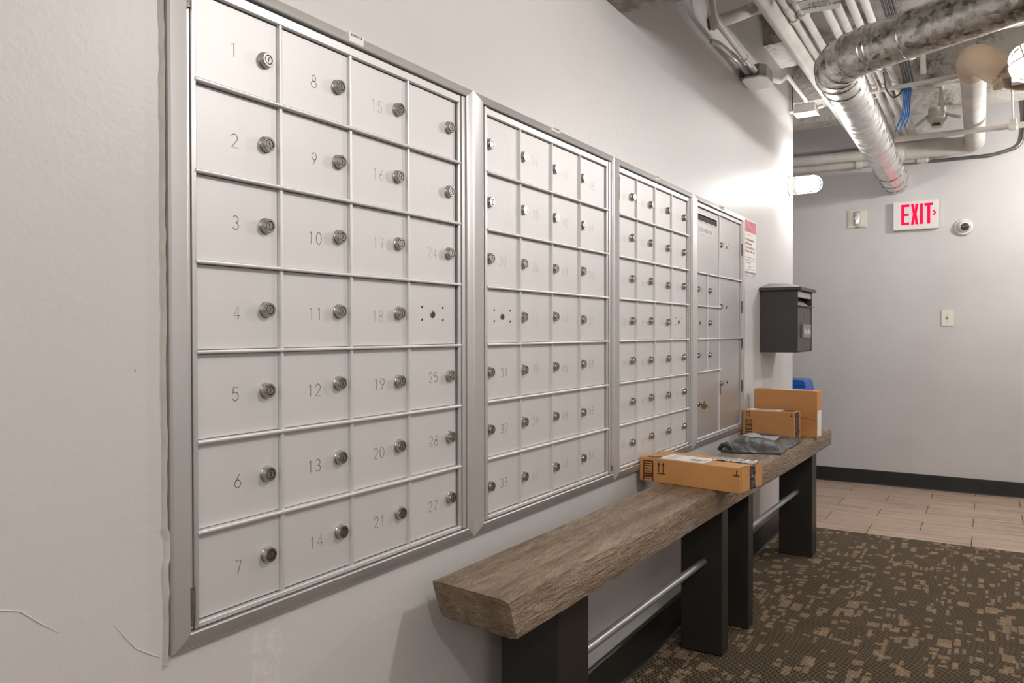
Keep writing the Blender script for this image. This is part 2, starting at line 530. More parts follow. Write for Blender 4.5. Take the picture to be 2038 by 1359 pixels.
def add_lathe(bm, prof, origin, axis, seg=24, mats=None):
    """prof: list of (radius, distance along axis); mats: material per span"""
    d, u, w = frame_of(axis)
    o = Vector(origin)
    rings = []
    for (r, t) in prof:
        if r <= 1e-6:
            rings.append([bm.verts.new(o + d * t)])
        else:
            rings.append([bm.verts.new(o + d * t + (u * math.cos(k * 2 * math.pi / seg) + w * math.sin(k * 2 * math.pi / seg)) * r) for k in range(seg)])
    for i in range(len(prof) - 1):
        A, B_ = rings[i], rings[i + 1]
        mi = mats[i] if mats else 0
        for k in range(seg):
            k2 = (k + 1) % seg
            if len(A) == 1 and len(B_) == 1:
                continue
            if len(A) == 1:
                f = bm.faces.new((A[0], B_[k2], B_[k]))
            elif len(B_) == 1:
                f = bm.faces.new((A[k], A[k2], B_[0]))
            else:
                f = bm.faces.new((A[k], A[k2], B_[k2], B_[k]))
            f.material_index = mi
    if len(rings[0]) > 1:
        f = bm.faces.new(list(reversed(rings[0]))); f.material_index = mats[0] if mats else 0
    if len(rings[-1]) > 1:
        f = bm.faces.new(rings[-1]); f.material_index = mats[-1] if mats else 0

def bend(points, rad, n=6):
    """polyline with rounded corners"""
    P = [Vector(p) for p in points]
    out = [P[0]]
    for i in range(1, len(P) - 1):
        a, b_, c = P[i - 1], P[i], P[i + 1]
        da, dc = (a - b_), (c - b_)
        r = min(rad, da.length * 0.49, dc.length * 0.49)
        p0 = b_ + da.normalized() * r
        p2 = b_ + dc.normalized() * r
        for k in range(n + 1):
            t = k / n
            out.append(p0 * (1 - t) ** 2 + b_ * 2 * t * (1 - t) + p2 * t * t)
    out.append(P[-1])
    return out

# ---- lettering ---------------------------------------------------
def arc(cx, cy, rx, ry, a0, a1, n=10):
    return [(cx + rx * math.cos(math.radians(a0 + (a1 - a0) * i / n)), cy + ry * math.sin(math.radians(a0 + (a1 - a0) * i / n))) for i in range(n + 1)]
DIG = {
    '0': [arc(.3, .5, .28, .5, 90, 450, 18)],
    '1': [[(.14, .82), (.34, 1.0), (.34, 0)]],
    '2': [arc(.3, .72, .26, .28, 165, -35, 10) + [(.04, 0), (.56, 0)]],
    '3': [arc(.28, .75, .24, .25, 150, -90, 9), arc(.28, .25, .27, .25, 90, -150, 9)],
    '4': [[(.42, 0), (.42, 1.0), (.03, .3), (.58, .3)]],
    '5': [[(.52, 1.0), (.12, 1.0), (.07, .56)] + arc(.28, .32, .27, .32, 125, -150, 11)],
    '6': [[(.46, 1.0), (.2, .62)] + arc(.3, .29, .26, .29, 145, 505, 16)],
    '7': [[(.04, 1.0), (.56, 1.0), (.22, 0)]],
    '8': [arc(.3, .76, .22, .24, -90, 270, 14), arc(.3, .26, .28, .26, 90, 450, 14)],
    '9': [[(.16, 0), (.42, .4)] + arc(.3, .71, .26, .29, -35, -395, 16)],
}
def add_strokes(bm, text, width, height, stroke, at):
    """thin cut line digits; at(u, v) gives the 3D point, u right, v up, centred"""
    adv = 0.86
    total = adv * (len(text) - 1) + 0.6
    for ci, ch in enumerate(text):
        for line in DIG[ch]:
            pts = [Vector(((x + ci * adv - total / 2) * height, (y - 0.5) * height)) for x, y in line]
            n = len(pts)
            L, R_ = [], []
            for i, p in enumerate(pts):
                a = pts[max(0, i - 1)]; c = pts[min(n - 1, i + 1)]
                t = (c - a)
                t = t.normalized() if t.length > 1e-9 else Vector((1, 0))
                nn = Vector((-t.y, t.x)) * stroke / 2
                L.append(bm.verts.new(at(p.x + nn.x, p.y + nn.y)))
                R_.append(bm.verts.new(at(p.x - nn.x, p.y - nn.y)))
            for i in range(n - 1):
                bm.faces.new((L[i], L[i + 1], R_[i + 1], R_[i]))

def text_mesh(body, size, thick=0.0004, squash=1.0):
    """mesh of letters in the XY plane, centred, using the built-in font"""
    cu = bpy.data.curves.new('lettering', 'FONT')
    cu.body = body; cu.size = size; cu.align_x = 'CENTER'; cu.align_y = 'CENTER'; cu.extrude = thick
    cu.resolution_u = 2
    o = bpy.data.objects.new('lettering', cu)
    COL.objects.link(o)
    dg = bpy.context.evaluated_depsgraph_get()
    me = bpy.data.meshes.new_from_object(o.evaluated_get(dg))
    bpy.data.objects.remove(o)
    bpy.data.curves.remove(cu)
    bm = new(); bm.from_mesh(me)
    bpy.data.meshes.remove(me)
    for v in bm.verts:
        v.co.x *= squash
    return bm

def on_left_wall(bm, y, z, x):
    for v in bm.verts:
        a, b_, c = v.co
        v.co = Vector((x + c, y + a, z + b_))
    return bm

def on_far_wall(bm, x, z, y):
    for v in bm.verts:
        a, b_, c = v.co
        v.co = Vector((x + a, y - c, z + b_))
    return bm

# ------------------------------------------------------------------ the room
WALL_END = 4.81
FAR = 6.154
CEIL = 2.72
CARPET_END = 4.634
RIGHT = 2.75
REAR = -2.6

wall_left = struct('wall_left', box((-0.14, REAR, 0), (0, WALL_END, CEIL)), 'wall')
wall_far = struct('wall_far', box((-3.0, FAR, 0), (RIGHT + 0.1, FAR + 0.1, CEIL)), 'wall_far')
struct('wall_right', box((RIGHT, REAR, 0), (RIGHT + 0.1, FAR, CEIL)), 'wall_far')
struct('wall_rear', box((-0.14, REAR - 0.1, 0), (RIGHT + 0.1, REAR, CEIL)), 'wall_far')
struct('wall_corridor', box((-3.1, WALL_END - 0.14, 0), (-0.14, WALL_END, CEIL)), 'wall_far')
struct('wall_corridor_end', box((-3.1, WALL_END, 0), (-3.0, FAR + 0.1, CEIL)), 'wall_far')
struct('ceiling', box((-3.1, REAR - 0.1, CEIL), (RIGHT + 0.1, FAR + 0.1, CEIL + 0.08)), 'concrete')
struct('floor_carpet', box((-0.0, REAR, -0.04), (RIGHT, CARPET_END, 0.0)), 'carpet')

# plank floor: dark bed with one object per plank
floor = struct('floor_planks', box((-3.0, CARPET_END, -0.05), (RIGHT, FAR, -0.004)), 'joint')
ROWH = (FAR - CARPET_END - 0.01) / 7.0
row_y = [4.636, 4.862, 5.104, 5.336, 5.58, 5.82, 6.06, FAR]
PL = 0.499
bm_cache = {}
for ri in range(7):
    y0, y1 = row_y[ri], row_y[ri + 1]
    off = 0.429 if ri % 2 == 0 else 0.178
    for k in range(-5, 7):
        x0 = off + (k - 1) * PL
        x1 = x0 + PL
        if x0 > RIGHT - 0.05: continue
        x1 = min(x1, RIGHT - 0.001)
        g = 0.0018
        key = round(y1 - y0, 4)
        if key not in bm_cache:
            b_ = new(); add_box(b_, (-PL / 2 + g, 0.0008, -0.004), (PL / 2 - g, y1 - y0 - 0.0008, 0.0), 0, 0.0007)
            bm_cache[key] = mesh_from('plank', b_, 'plank', False)
        pk = inst('plank', bm_cache[key], ((x0 + x1) / 2, y0, 0.0), floor)
        pk.scale.x = (x1 - x0) / PL

# baseboards
def base_profile(bm, p0, p1, nrm, h, t):
    p0, p1, n = Vector(p0), Vector(p1), Vector(nrm)
    prof = [(0, 0), (t * 1.5, 0), (t * 1.1, 0.006), (t, 0.02), (t, h - 0.004), (t * 0.6, h), (0, h)]
    add_prism(bm, [p0 + n * a + Vector((0, 0, z)) for a, z in prof], p1 - p0)
bm = new(); base_profile(bm, (-2.95, FAR, 0), (RIGHT, FAR, 0), (0, -1, 0), 0.104, 0.010)
struct('baseboard_far', bm, 'base')
bm = new(); base_profile(bm, (0, REAR, 0), (0, WALL_END + 0.012, 0), (1, 0, 0), 0.122, 0.013)
base_profile(bm, (0.0, WALL_END, 0), (-0.14, WALL_END, 0), (0, 1, 0), 0.122, 0.012)
struct('baseboard_left', bm, 'base')

# concrete ribs under the ceiling
def beam(y0, y1, x0, x1, z0, m, n=26):
    bm = new()
    add_box(bm, (x0, y0, z0), (x1, y1, CEIL))
    bmesh.ops.subdivide_edges(bm, edges=[e for e in bm.edges if abs((e.verts[0].co - e.verts[1].co).x) > 0.5], cuts=n, use_grid_fill=True)
    for v in bm.verts:
        if v.co.z < CEIL - 0.01 and x0 + 0.001 < v.co.x < x1 - 0.001:
            q = noise.noise_vector(v.co * 6.0)
            v.co += Vector((0, q.y * 0.008, q.z * 0.008))
    return bm
struct('trim_1', beam(2.10, 2.28, 0.0, RIGHT, 2.132, None), 'concrete_beam')
struct('trim_2', beam(4.86, 5.06, -0.13, RIGHT, 2.50, None), 'peeled')
struct('trim_3', beam(5.62, 5.78, -0.6, RIGHT, 2.56, None), 'peeled')
struct('trim_4', beam(4.10, 4.50, 0.0, RIGHT, 2.60, None), 'peeled')

# ragged bead of caulk and two hairline paint cracks
bm = new()
prev = None
for i in range(121):
    z = 0.640 + i * (1.88 - 0.640) / 120
    a = 0.6690 + 0.0020 * noise.noise(Vector((0, z * 9, 1))) + 0.0015 * noise.noise(Vector((0, z * 45, 5)))
    if 0.79 < z < 0.83: a += 0.004
    wdt = 0.0026 + 0.0014 * noise.noise(Vector((3, z * 14, 2)))
    if 0.74 < z < 0.84: wdt += 0.002
    h = 0.0075 + 0.002 * noise.noise(Vector((7, z * 20, 2)))
    ring = [bm.verts.new(p) for p in ((0.0, a - wdt, z), (h * 0.7, a - wdt * 0.5, z), (h, a, z), (h * 0.8, a + wdt * 0.55, z), (0.0, a + 0.0040, z))]
    if prev:
        for k in range(4):
            bm.faces.new((prev[k], prev[k + 1], ring[k + 1], ring[k]))
    prev = ring
obj('caulk_bead', bm, 'caulk', wall_left)
for pts in ([(0.40, 0.79), (0.454, 0.785), (0.476, 0.777), (0.499, 0.755), (0.52, 0.737)], [(0.594, 0.721), (0.610, 0.699), (0.624, 0.680), (0.647, 0.663), (0.663, 0.653)]):
    obj('paint_crack', tube([(0.0003, y, z) for y, z in pts], [0.0003] + [0.0011] * (len(pts) - 2) + [0.0004], 6), 'crack', wall_left)

# ------------------------------------------------------------------ mailboxes
ROW_TOP, ROW_H = 1.6195, 0.1331
OUT_TOP, OUT_BOT = 1.660, 0.653
IN_TOP, IN_BOT = 1.6375, 0.6795
def rowz(k): return ROW_TOP - ROW_H * k

# lock: flange, tapered collar, recessed plug with key slot
bm = new()
add_lathe(bm, [(0.0132, 0.0), (0.0132, 0.0022), (0.0124, 0.0030), (0.0116, 0.0100), (0.0108, 0.0112), (0.0078, 0.0112), (0.0074, 0.0100), (0.0066, 0.0100), (0.0062, 0.0108), (0.0, 0.0108)],
          (0, 0, 0), (1, 0, 0), 22, [0, 0, 0, 0, 0, 1, 1, 0, 0])
add_box(bm, (0.0106, -0.0009, -0.0044), (0.0110, 0.0009, 0.0040), 1)
LOCK = mesh_from('lock', bm, ('steel', 'lock_dark'))
bm = new()
add_lathe(bm, [(0.0078, 0.0), (0.0078, 0.0012), (0.0070, 0.0018), (0.0052, 0.0018), (0.0048, 0.0010), (0.0, 0.0010)], (0, 0, 0), (1, 0, 0), 18, [0, 0, 0, 1, 1])
add_box(bm, (0.0009, -0.0042, -0.0008), (0.0014, 0.0042, 0.0008), 1)
ARROW = mesh_from('carrier_lock', bm, ('brass', 'lock_dark'))
bm = new()
add_lathe(bm, [(0.0026, 0.0), (0.0026, 0.0006), (0.0014, 0.0010), (0.0, 0.0010)], (0, 0, 0), (1, 0, 0), 10)
SCREW = mesh_from('screw', bm, 'lock_dark')

door_cache = {}
def door_mesh(w, h, m):
    key = (round(w, 4), round(h, 4), m)
    if key not in door_cache:
        bm = new()
        add_box(bm, (-0.0030, -w / 2, -h / 2), (0.0, w / 2, h / 2), 0, 0.0008)
        door_cache[key] = mesh_from('door', bm, m, False)
    return door_cache[key]
DX = 0.0065      # plane of the door faces
num_cache = {}
def number_mesh(text, m, hgt):
    key = (text, m)
    if key not in num_cache:
        bm = new()
        add_strokes(bm, text, 0, hgt, 0.00125 if m == 'engrave' else 0.0011, lambda u, v: (0.0002, u, v))
        num_cache[key] = mesh_from('engraved_number', bm, m, False)
    return num_cache[key]

def make_door(bank, y0, y1, z0, z1, m='alu'):
    g = 0.0044
    return inst('door', door_mesh(y1 - y0 - 2 * g + 0.0006, z1 - z0 - 0.0066, m), (DX, (y0 + y1) / 2 + 0.0002, (z0 + z1) / 2), bank)

def carrier(door, y, z):
    inst('carrier_lock', ARROW, (DX, y, z), door)
    for dy in (-0.0355, 0.0355):
        for dz in (-0.0115, 0.0145):
            inst('screw', SCREW, (DX, y + dy, z + dz), door)

def half_rail(bm, y0, y1, z, hz=0.0026, x1=0.0180):
    prof = [(0.002, -hz), (x1 - 0.0008, -hz), (x1, -hz * 0.6), (x1, hz * 0.6), (x1 - 0.0008, hz), (0.002, hz)]
    add_prism(bm, [(x, y0, z + d) for x, d in prof], (0, y1 - y0, 0))
def half_divider(bm, y, z0, z1, hy=0.0040, x1=0.0130):
    prof = [(0.002, -hy), (0.0085, -hy), (0.0120, -hy * 0.75), (x1, -hy * 0.2), (x1, hy * 0.2), (0.0120, hy * 0.75), (0.0085, hy), (0.002, hy)]
    add_prism(bm, [(x, y + d, z0) for x, d in prof], (0, 0, z1 - z0))

def frame_piece(bm, a_out, b_out, a_in, b_in):
    """mitred flange between outer edge a-b and inner edge a-b (y, z pairs)"""
    def pt(p, x): return Vector((x, p[0], p[1]))
    def lerp(p, q, t): return (p[0] + (q[0] - p[0]) * t, p[1] + (q[1] - p[1]) * t)
    rows = []
    for t, x in ((0, 0.0005), (0, 0.0085), (0.10, 0.0120), (0.55, 0.0165), (0.92, 0.0190), (1.0, 0.0180), (1.0, 0.0005)):
        rows.append((bm.verts.new(pt(lerp(a_out, a_in, t), x)), bm.verts.new(pt(lerp(b_out, b_in, t), x))))
    n = len(rows)
    for i in range(n):
        j = (i + 1) % n
        bm.faces.new((rows[i][0], rows[i][1], rows[j][1], rows[j][0]))
    bm.faces.new([r[0] for r in rows]); bm.faces.new([r[1] for r in reversed(rows)])

def make_bank(y_out0, y_out1, y_in0, y_in1, doors_y0, doors_y1, label):
    bank = thing('mailbox_bank', (0.0, (y_out0 + y_out1) / 2, OUT_BOT), label, 'mailbox', 'mailbox banks set side by side in the wall')
    e = 0.0004
    o = [(y_out0 + e, OUT_BOT), (y_out1 - e, OUT_BOT), (y_out1 - e, OUT_TOP), (y_out0 + e, OUT_TOP)]
    i_ = [(y_in0, IN_BOT), (y_in1, IN_BOT), (y_in1, IN_TOP), (y_in0, IN_TOP)]
    for k, nm in ((0, 'frame_bottom'), (1, 'frame_side'), (2, 'frame_top'), (3, 'frame_side')):
        bm = new(); frame_piece(bm, o[k], o[(k + 1) % 4], i_[k], i_[(k + 1) % 4])
        obj(nm, bm, 'alu_frame', bank, True, 20)
    obj('back_panel', box((0.0006, y_in0, IN_BOT), (0.0020, y_in1, IN_TOP)), 'gap', bank, False)
    for (a, b_) in ((y_in0 + 0.0018, doors_y0 - 0.0006), (doors_y1 + 0.0006, y_in1 - 0.0018)):
        if b_ - a > 0.004:
            bm = new()
            w = b_ - a
            add_box(bm, (0.002, a, IN_BOT + 0.002), (0.0125, a + w * 0.42, IN_TOP - 0.002), 0, 0.0012)
            add_box(bm, (0.002, a + w * 0.5, IN_BOT + 0.002), (0.0155, b_, IN_TOP - 0.002), 0, 0.0014)
            obj('stile', bm, 'alu_frame', bank, False)
    bm = new()
    add_box(bm, (0.002, doors_y0 - 0.004, rowz(0) - 0.0015), (0.0140, doors_y1 + 0.004, IN_TOP - 0.0038), 0, 0.0012)
    obj('top_rail', bm, 'alu_rail', bank, False)
    bm = new()
    add_box(bm, (0.002, doors_y0 - 0.004, IN_BOT + 0.0022), (0.0150, doors_y1 + 0.004, rowz(7) + 0.0015), 0, 0.0012)
    obj('bottom_rail', bm, 'alu_rail', bank, False)
    return bank

def fill_grid(bank, ys, lock_dy, num_dy, numbers, arrow_cell, nmat, hgt=0.021):
    y0, y1 = ys[0], ys[-1]
    for k in range(1, 7):
        bm = new(); half_rail(bm, y0 - 0.003, y1 + 0.003, rowz(k)); obj('rail', bm, 'alu_rail', bank)
    for y in ys[1:-1]:
        bm = new(); half_divider(bm, y, rowz(7), rowz(0)); obj('divider', bm, 'alu_rail', bank)
    for c in range(4):
        for r in range(7):
            d = make_door(bank, ys[c], ys[c + 1], rowz(r + 1), rowz(r))
            zc = (rowz(r) + rowz(r + 1)) / 2
            if (c, r) == arrow_cell:
                carrier(d, (ys[c] + ys[c + 1]) / 2 - 0.001, zc)
                continue
            ly = ys[c + 1] + lock_dy if lock_dy < 0 else ys[c] + lock_dy
            jz = random.uniform(-0.003, 0.003)
            ly += random.uniform(-0.0012, 0.0012)
            lk = inst('lock', LOCK, (DX, ly, zc + 0.001 + jz), d)
            lk.rotation_euler.x = random.choice((0, 0, 0, 0, 0.25, -0.3, 1.2))
            ny = (ys[c + 1] if lock_dy < 0 else ys[c]) + num_dy
            inst('engraved_number', number_mesh(numbers[c][r], nmat(c, r), hgt), (DX, ny + random.uniform(-0.003, 0.003), zc - 0.003 + random.uniform(-0.005, 0.004)), d)

Y1 = [0.7155, 0.876, 1.039, 1.203, 1.371]
Y2 = [1.483, 1.636, 1.800, 1.966, 2.141]
Y3 = [2.229, 2.381, 2.543, 2.711, 2.881]
bank1 = make_bank(0.673, 1.431, 0.698, 1.396, Y1[0], Y1[-1], 'nearest silver mailbox bank numbered 1 to 27 with locks on the right of each door')
n1 = [[str(c * 7 + r + 1) for r in range(7)] for c in range(3)] + [['22', '23', '24', '', '25', '26', '27']]
fill_grid(bank1, Y1, -0.0285, -0.086, n1, (3, 3), lambda c, r: 'engrave' if (c < 2 or r > 3) else ('engrave_glint' if (r < 2 and c == 3) else 'engrave_faint'))
bank2 = make_bank(1.431, 2.2, 1.462, 2.164, Y2[0], Y2[-1], 'second silver mailbox bank numbered 28 to 54 with locks on the left of each door')
n2 = [['28', '29', '30', '', '31', '32', '33']] + [[str(34 + (c - 1) * 7 + r) for r in range(7)] for c in range(1, 4)]
fill_grid(bank2, Y2, 0.0170, 0.080, n2, (0, 3), lambda c, r: 'engrave' if (r > 3 and c != 1) else ('engrave_glint' if (r < 2 and c == 0) else 'engrave_faint'))
bank3 = make_bank(2.2, 2.937, 2.2225, 2.905, Y3[0], Y3[-1], 'third silver mailbox bank with small locked doors behind the near cardboard box')
n3 = [[str(55 + c * 7 + r) for r in range(7)] for c in range(3)] + [['76', '77', '78', '', '79', '80', '81']]
fill_grid(bank3, Y3, -0.034, -0.098, n3, (3, 3), lambda c, r: 'engrave_faint')

# fourth bank: outgoing slot, parcel doors, six small cells
YA, YB, YC, YD = 2.994, 3.133, 3.300, 3.629
bank4 = make_bank(2.937, 3.707, 2.979, 3.655, YA, YD, 'farthest mailbox bank with outgoing mail slot and large parcel locker doors')
def rail4(ya, yb, k):
    bm = new(); half_rail(bm, ya - 0.003, yb + 0.003, rowz(k)); obj('rail', bm, 'alu_rail', bank4)
rail4(YA, YD, 2); rail4(YA, YC, 3); rail4(YA, YD, 4); rail4(YA, YC, 5)
bm = new(); half_divider(bm, YC, rowz(7), rowz(0)); obj('divider', bm, 'alu_rail', bank4)
bm = new(); half_divider(bm, YB, rowz(5), rowz(2)); obj('divider', bm, 'alu_rail', bank4)
# outgoing door with an open slot
g = 0.0046
slot_z0, slot_z1 = 1.566, 1.592
bm = new()
a, b_ = YA + g, YC - g
zb, zt = rowz(2) + g, rowz(0) - g
add_box(bm, (DX - 0.0035, a, zb), (DX, b_, slot_z0))
add_box(bm, (DX - 0.0035, a, slot_z1), (DX, b_, zt))
add_box(bm, (DX - 0.0035, a, slot_z0), (DX, a + 0.012, slot_z1))
add_box(bm, (DX - 0.0035, b_ - 0.022, slot_z0), (DX, b_, slot_z1))
bmesh.ops.remove_doubles(bm, verts=bm.verts[:], dist=1e-5)
slot_door = obj('door', bm, 'alu_parcel', bank4, False)
slot_door['label'] = 'outgoing mail door with open slot and white label'
bm = new(); add_box(bm, (DX, a + 0.010, slot_z0 - 0.004), (DX + 0.0018, b_ - 0.020, slot_z0), 0, 0.0006)
add_box(bm, (DX, a + 0.010, slot_z1), (DX + 0.0018, b_ - 0.020, slot_z1 + 0.004), 0, 0.0006)
obj('slot_lip', bm, 'alu_rail', slot_door, False)
lab = obj('slot_label', box((DX, 3.030, 1.512), (DX + 0.0006, 3.222, 1.548)), 'paper', slot_door, False)
obj('label_lettering', on_left_wall(text_mesh('OUTGOING MAIL', 0.024, 0.0002, 0.92), 3.126, 1.530, DX + 0.0007), 'ink_grey', slot_door, False)
# three parcel doors
def parcel(ya, yb, k0, k1, ly, cy, zc):
    d = make_door(bank4, ya, yb, rowz(k1), rowz(k0), 'alu_parcel')
    inst('lock', LOCK, (DX, ly, zc), d)
    carrier(d, cy, zc)
    return d
parcel(YC, YD, 0, 2, 3.318, 3.415, 1.492)
parcel(YC, YD, 2, 4, 3.318, 3.415, 1.226)
parcel(YC, YD, 4, 7, 3.325, 3.425, 0.892)
parcel(YA, YC, 5, 7, 3.008, 3.100, 0.827)
cells = {(0, 2): '82', (1, 2): '84', (0, 3): None, (1, 3): '85', (0, 4): '83', (1, 4): '86'}
for (c, r), num in cells.items():
    ya, yb = (YA, YB) if c == 0 else (YB, YC)
    d = make_door(bank4, ya, yb, rowz(r + 1), rowz(r), 'alu_parcel')
    zc = (rowz(r) + rowz(r + 1)) / 2
    if num is None:
        carrier(d, 3.049, zc)
    else:
        inst('lock', LOCK, (DX, ya + 0.0175 + (0.012 if c else 0), zc), d)
        inst('engraved_number', number_mesh(num, 'engrave_faint', 0.021), (DX, ya + 0.085, zc - 0.002), d)
for z in (1.472, 1.205, 1.035, 0.835):
    obj('hinge', box((0.010, 3.632, z), (0.0200, 3.641, z + 0.055), 0.001), 'hinge', bank4, False)
obj('hinge', box((0.009, 3.297, 0.845), (0.0165, 3.304, 0.895), 0.001), 'hinge', bank4, False)
# worn piano hinge segments of the near banks
for b, y, zs in ((bank1, 0.7015, ((0.690, 0.745), (1.585, 1.63))), (bank2, 2.1655, ((0.69, 0.705),)), (bank3, 2.2215, ((1.53, 1.60),))):
    for (z0, z1) in zs:
        obj('hinge', tube([(0.0155, y, z0), (0.0155, y, z1)], 0.0042, 10), 'hinge', b)
# maker stickers on the top flanges
def sticker(b, y0, y1, z0, z1, dark_rows):
    s = obj('sticker', box((0.0122, y0, z0), (0.0186, y1, z1), 0.0003), 'paper', b, False)
    bm = new()
    n = 9
    for i in range(n):
        w = (y1 - y0) / (n + 3)
        yy = y0 + w * 1.4 + i * w * 1.05
        hh = (z1 - z0) * dark_rows * random.uniform(0.7, 1.0)
        add_box(bm, (0.0186, yy, z1 - (z1 - z0) * 0.1 - hh), (0.0188, yy + w * random.uniform(0.35, 0.75), z1 - (z1 - z0) * 0.1))
    obj('sticker_print', bm, 'ink', s, False)
sticker(bank1, 1.029, 1.066, 1.6415, 1.6585, 0.3)
sticker(bank2, 1.790, 1.832, 1.6480, 1.6595, 0.5)
sticker(bank3, 2.533, 2.572, 1.6440, 1.6580, 0.28)
sticker(bank4, 3.300, 3.345, 1.6490, 1.6590, 0.6)

# key ring hanging in the low parcel lock
key = thing('key', (0.020, 3.02, 0.80), 'dull brass key on a ring hanging in the low parcel locker lock', 'key')
bm = new(); add_lathe(bm, [(0.0, 0), (0.012, 0), (0.012, 0.0022), (0.0, 0.0022)], (0.026, 3.040, 0.816), (0.5, -0.85, 0.0), 14)
obj('bow', bm, 'brass', key)
obj('blade', box((0.0195, 3.0075, 0.8225), (0.030, 3.0095, 0.8300), 0.0005), 'brass', key, False)
obj('ring', (lambda b: (add_tube(b, [(0.028 + 0.004 * math.cos(t), 3.062 + 0.013 * math.cos(t), 0.806 + 0.013 * math.sin(t)) for t in [i * 2 * math.pi / 16 for i in range(16)]], 0.0009, 6, 0, False, True), b)[1])(new()), 'steel', key)

# ------------------------------------------------------------------ notice on the wall
poster = thing('poster', (0.0, 3.832, 1.390), 'white printed notice with red picture on top beside the far mailbox bank', 'poster')
obj('sheet', box((0.0008, 3.722, 1.392), (0.0026, 3.941, 1.664)), 'paper', poster, False)
obj('picture', box((0.0026, 3.732, 1.602), (0.0030, 3.936, 1.657)), 'poster_pic', poster, False)
obj('bottom_band', box((0.0026, 3.728, 1.398), (0.0030, 3.932, 1.411)), 'ink_grey', poster, False)
def print_lines(parent, name, x, rows, m, seed):
    rnd = random.Random(seed)
    bm = new()
    for (y0, y1, z, h, w) in rows:
        yy = y0
        while yy < y1:
            ww = w * rnd.uniform(0.5, 1.2)
            if rnd.random() > 0.14:
                add_box(bm, (x, yy, z - h * rnd.uniform(0.35, 0.5)), (x + 0.0003, min(yy + ww, y1), z + h * rnd.uniform(0.3, 0.5)))
            yy += ww + w * 0.35
    obj(name, bm, m, parent, False)
print_lines(poster, 'heading_print', 0.0026, [(3.742, 3.895, 1.565, 0.013, 0.012), (3.742, 3.885, 1.546, 0.012, 0.012), (3.742, 3.925, 1.526, 0.012, 0.012), (3.742, 3.915, 1.508, 0.012, 0.012)], 'ink_red', 3)
print_lines(poster, 'body_print', 0.0026, [(3.745, 3.87, 1.589, 0.004, 0.008), (3.742, 3.915, 1.478, 0.006, 0.007), (3.742, 3.915, 1.465, 0.006, 0.007), (3.742, 3.835, 1.453, 0.006, 0.007), (3.80, 3.85, 1.434, 0.005, 0.007), (3.765, 3.90, 1.421, 0.004, 0.007)], 'ink_grey', 4)

# ------------------------------------------------------------------ black drop box on the wall
DB = thing('drop_box', (0.0, 4.213, 1.011), 'charcoal metal drop box with sloped lid and small lock on the wall', 'drop box')
Y0, Y1_, Z0, Z1, XF = 4.034, 4.393, 1.011, 1.325, 0.186
bm = new()
t = 0.004
add_box(bm, (0.0005, Y0, Z0), (XF, Y0 + t, Z1), 0, 0.001)
add_box(bm, (0.0005, Y1_ - t, Z0), (XF, Y1_, Z1), 0, 0.001)
add_box(bm, (0.0005, Y0 + t, Z0), (0.005, Y1_ - t, Z1))
add_box(bm, (0.005, Y0 + t, Z0), (XF, Y1_ - t, Z0 + t))
add_box(bm, (0.005, Y0 + t, 1.243), (XF - 0.075, Y1_ - t, 1.247))
obj('body', bm, 'blackbox', DB, False)
front = obj('front_panel', box((XF - 0.008, Y0 + t + 0.006, Z0 + t + 0.001), (XF - 0.003, Y1_ - t - 0.004, 1.244), 0.0012), 'blackbox', DB, False)
bm = new(); add_box(bm, (XF - 0.010, Y0 + t, 1.244), (XF + 0.012, Y1_ - t, 1.249), 0, 0.001)
obj('slot_ledge', bm, 'blackbox', DB, False)
bm = new()
add_prism(bm, [(XF - 0.004, Y0 + t, 1.250), (XF - 0.062, Y0 + t, 1.300), (XF - 0.066, Y0 + t, 1.300), (XF - 0.008, Y0 + t, 1.250)], (0, Y1_ - Y0 - 2 * t - 0.05, 0))
obj('slot_flap', bm, 'blackbox_light', DB, False)
obj('slot_hood', box((XF - 0.012, Y0 + t, 1.290), (XF - 0.002, Y1_ - t - 0.01, 1.322), 0.002), 'blackbox_light', DB, False)
bm = new()
rx0, rx1, ry0, ry1, rz = 0.0005, 0.206, 4.012, 4.412, 1.325
add_box(bm, (rx0, ry0, rz), (rx1, ry1, rz + 0.017), 0, 0.002)
v = [bm.verts.new(p) for p in ((rx0, ry0 + 0.002, rz + 0.017), (rx1 - 0.002, ry0 + 0.002, rz + 0.017), (rx1 - 0.002, ry1 - 0.002, rz + 0.017), (rx0, ry1 - 0.002, rz + 0.017), (rx0, 4.212, rz + 0.048), (0.10, 4.212, rz + 0.044))]
for idx in ((0, 1, 5, 4), (1, 2, 5), (2, 3, 4, 5), (3, 0, 4), (0, 3, 2, 1)):
    bm.faces.new([v[i] for i in idx])
obj('lid', bm, 'blackbox', DB, False)
bm = new(); add_lathe(bm, [(0.009, 0), (0.009, 0.003), (0.007, 0.005), (0.0, 0.005)], (XF - 0.003, 4.205, 1.207), (1, 0, 0), 16); add_box(bm, (XF + 0.0018, 4.2042, 1.203), (XF + 0.0024, 4.2058, 1.211))
obj('lock', bm, 'steel', DB)
npl = obj('nameplate', box((XF - 0.003, 4.125, 1.085), (XF + 0.010, 4.320, 1.155), 0.002), 'plate', DB, False)
obj('nameplate_lettering', on_left_wall(text_mesh('Drop Box', 0.040, 0.0003, 0.98), 4.222, 1.118, XF + 0.0104), 'paper', npl, False)

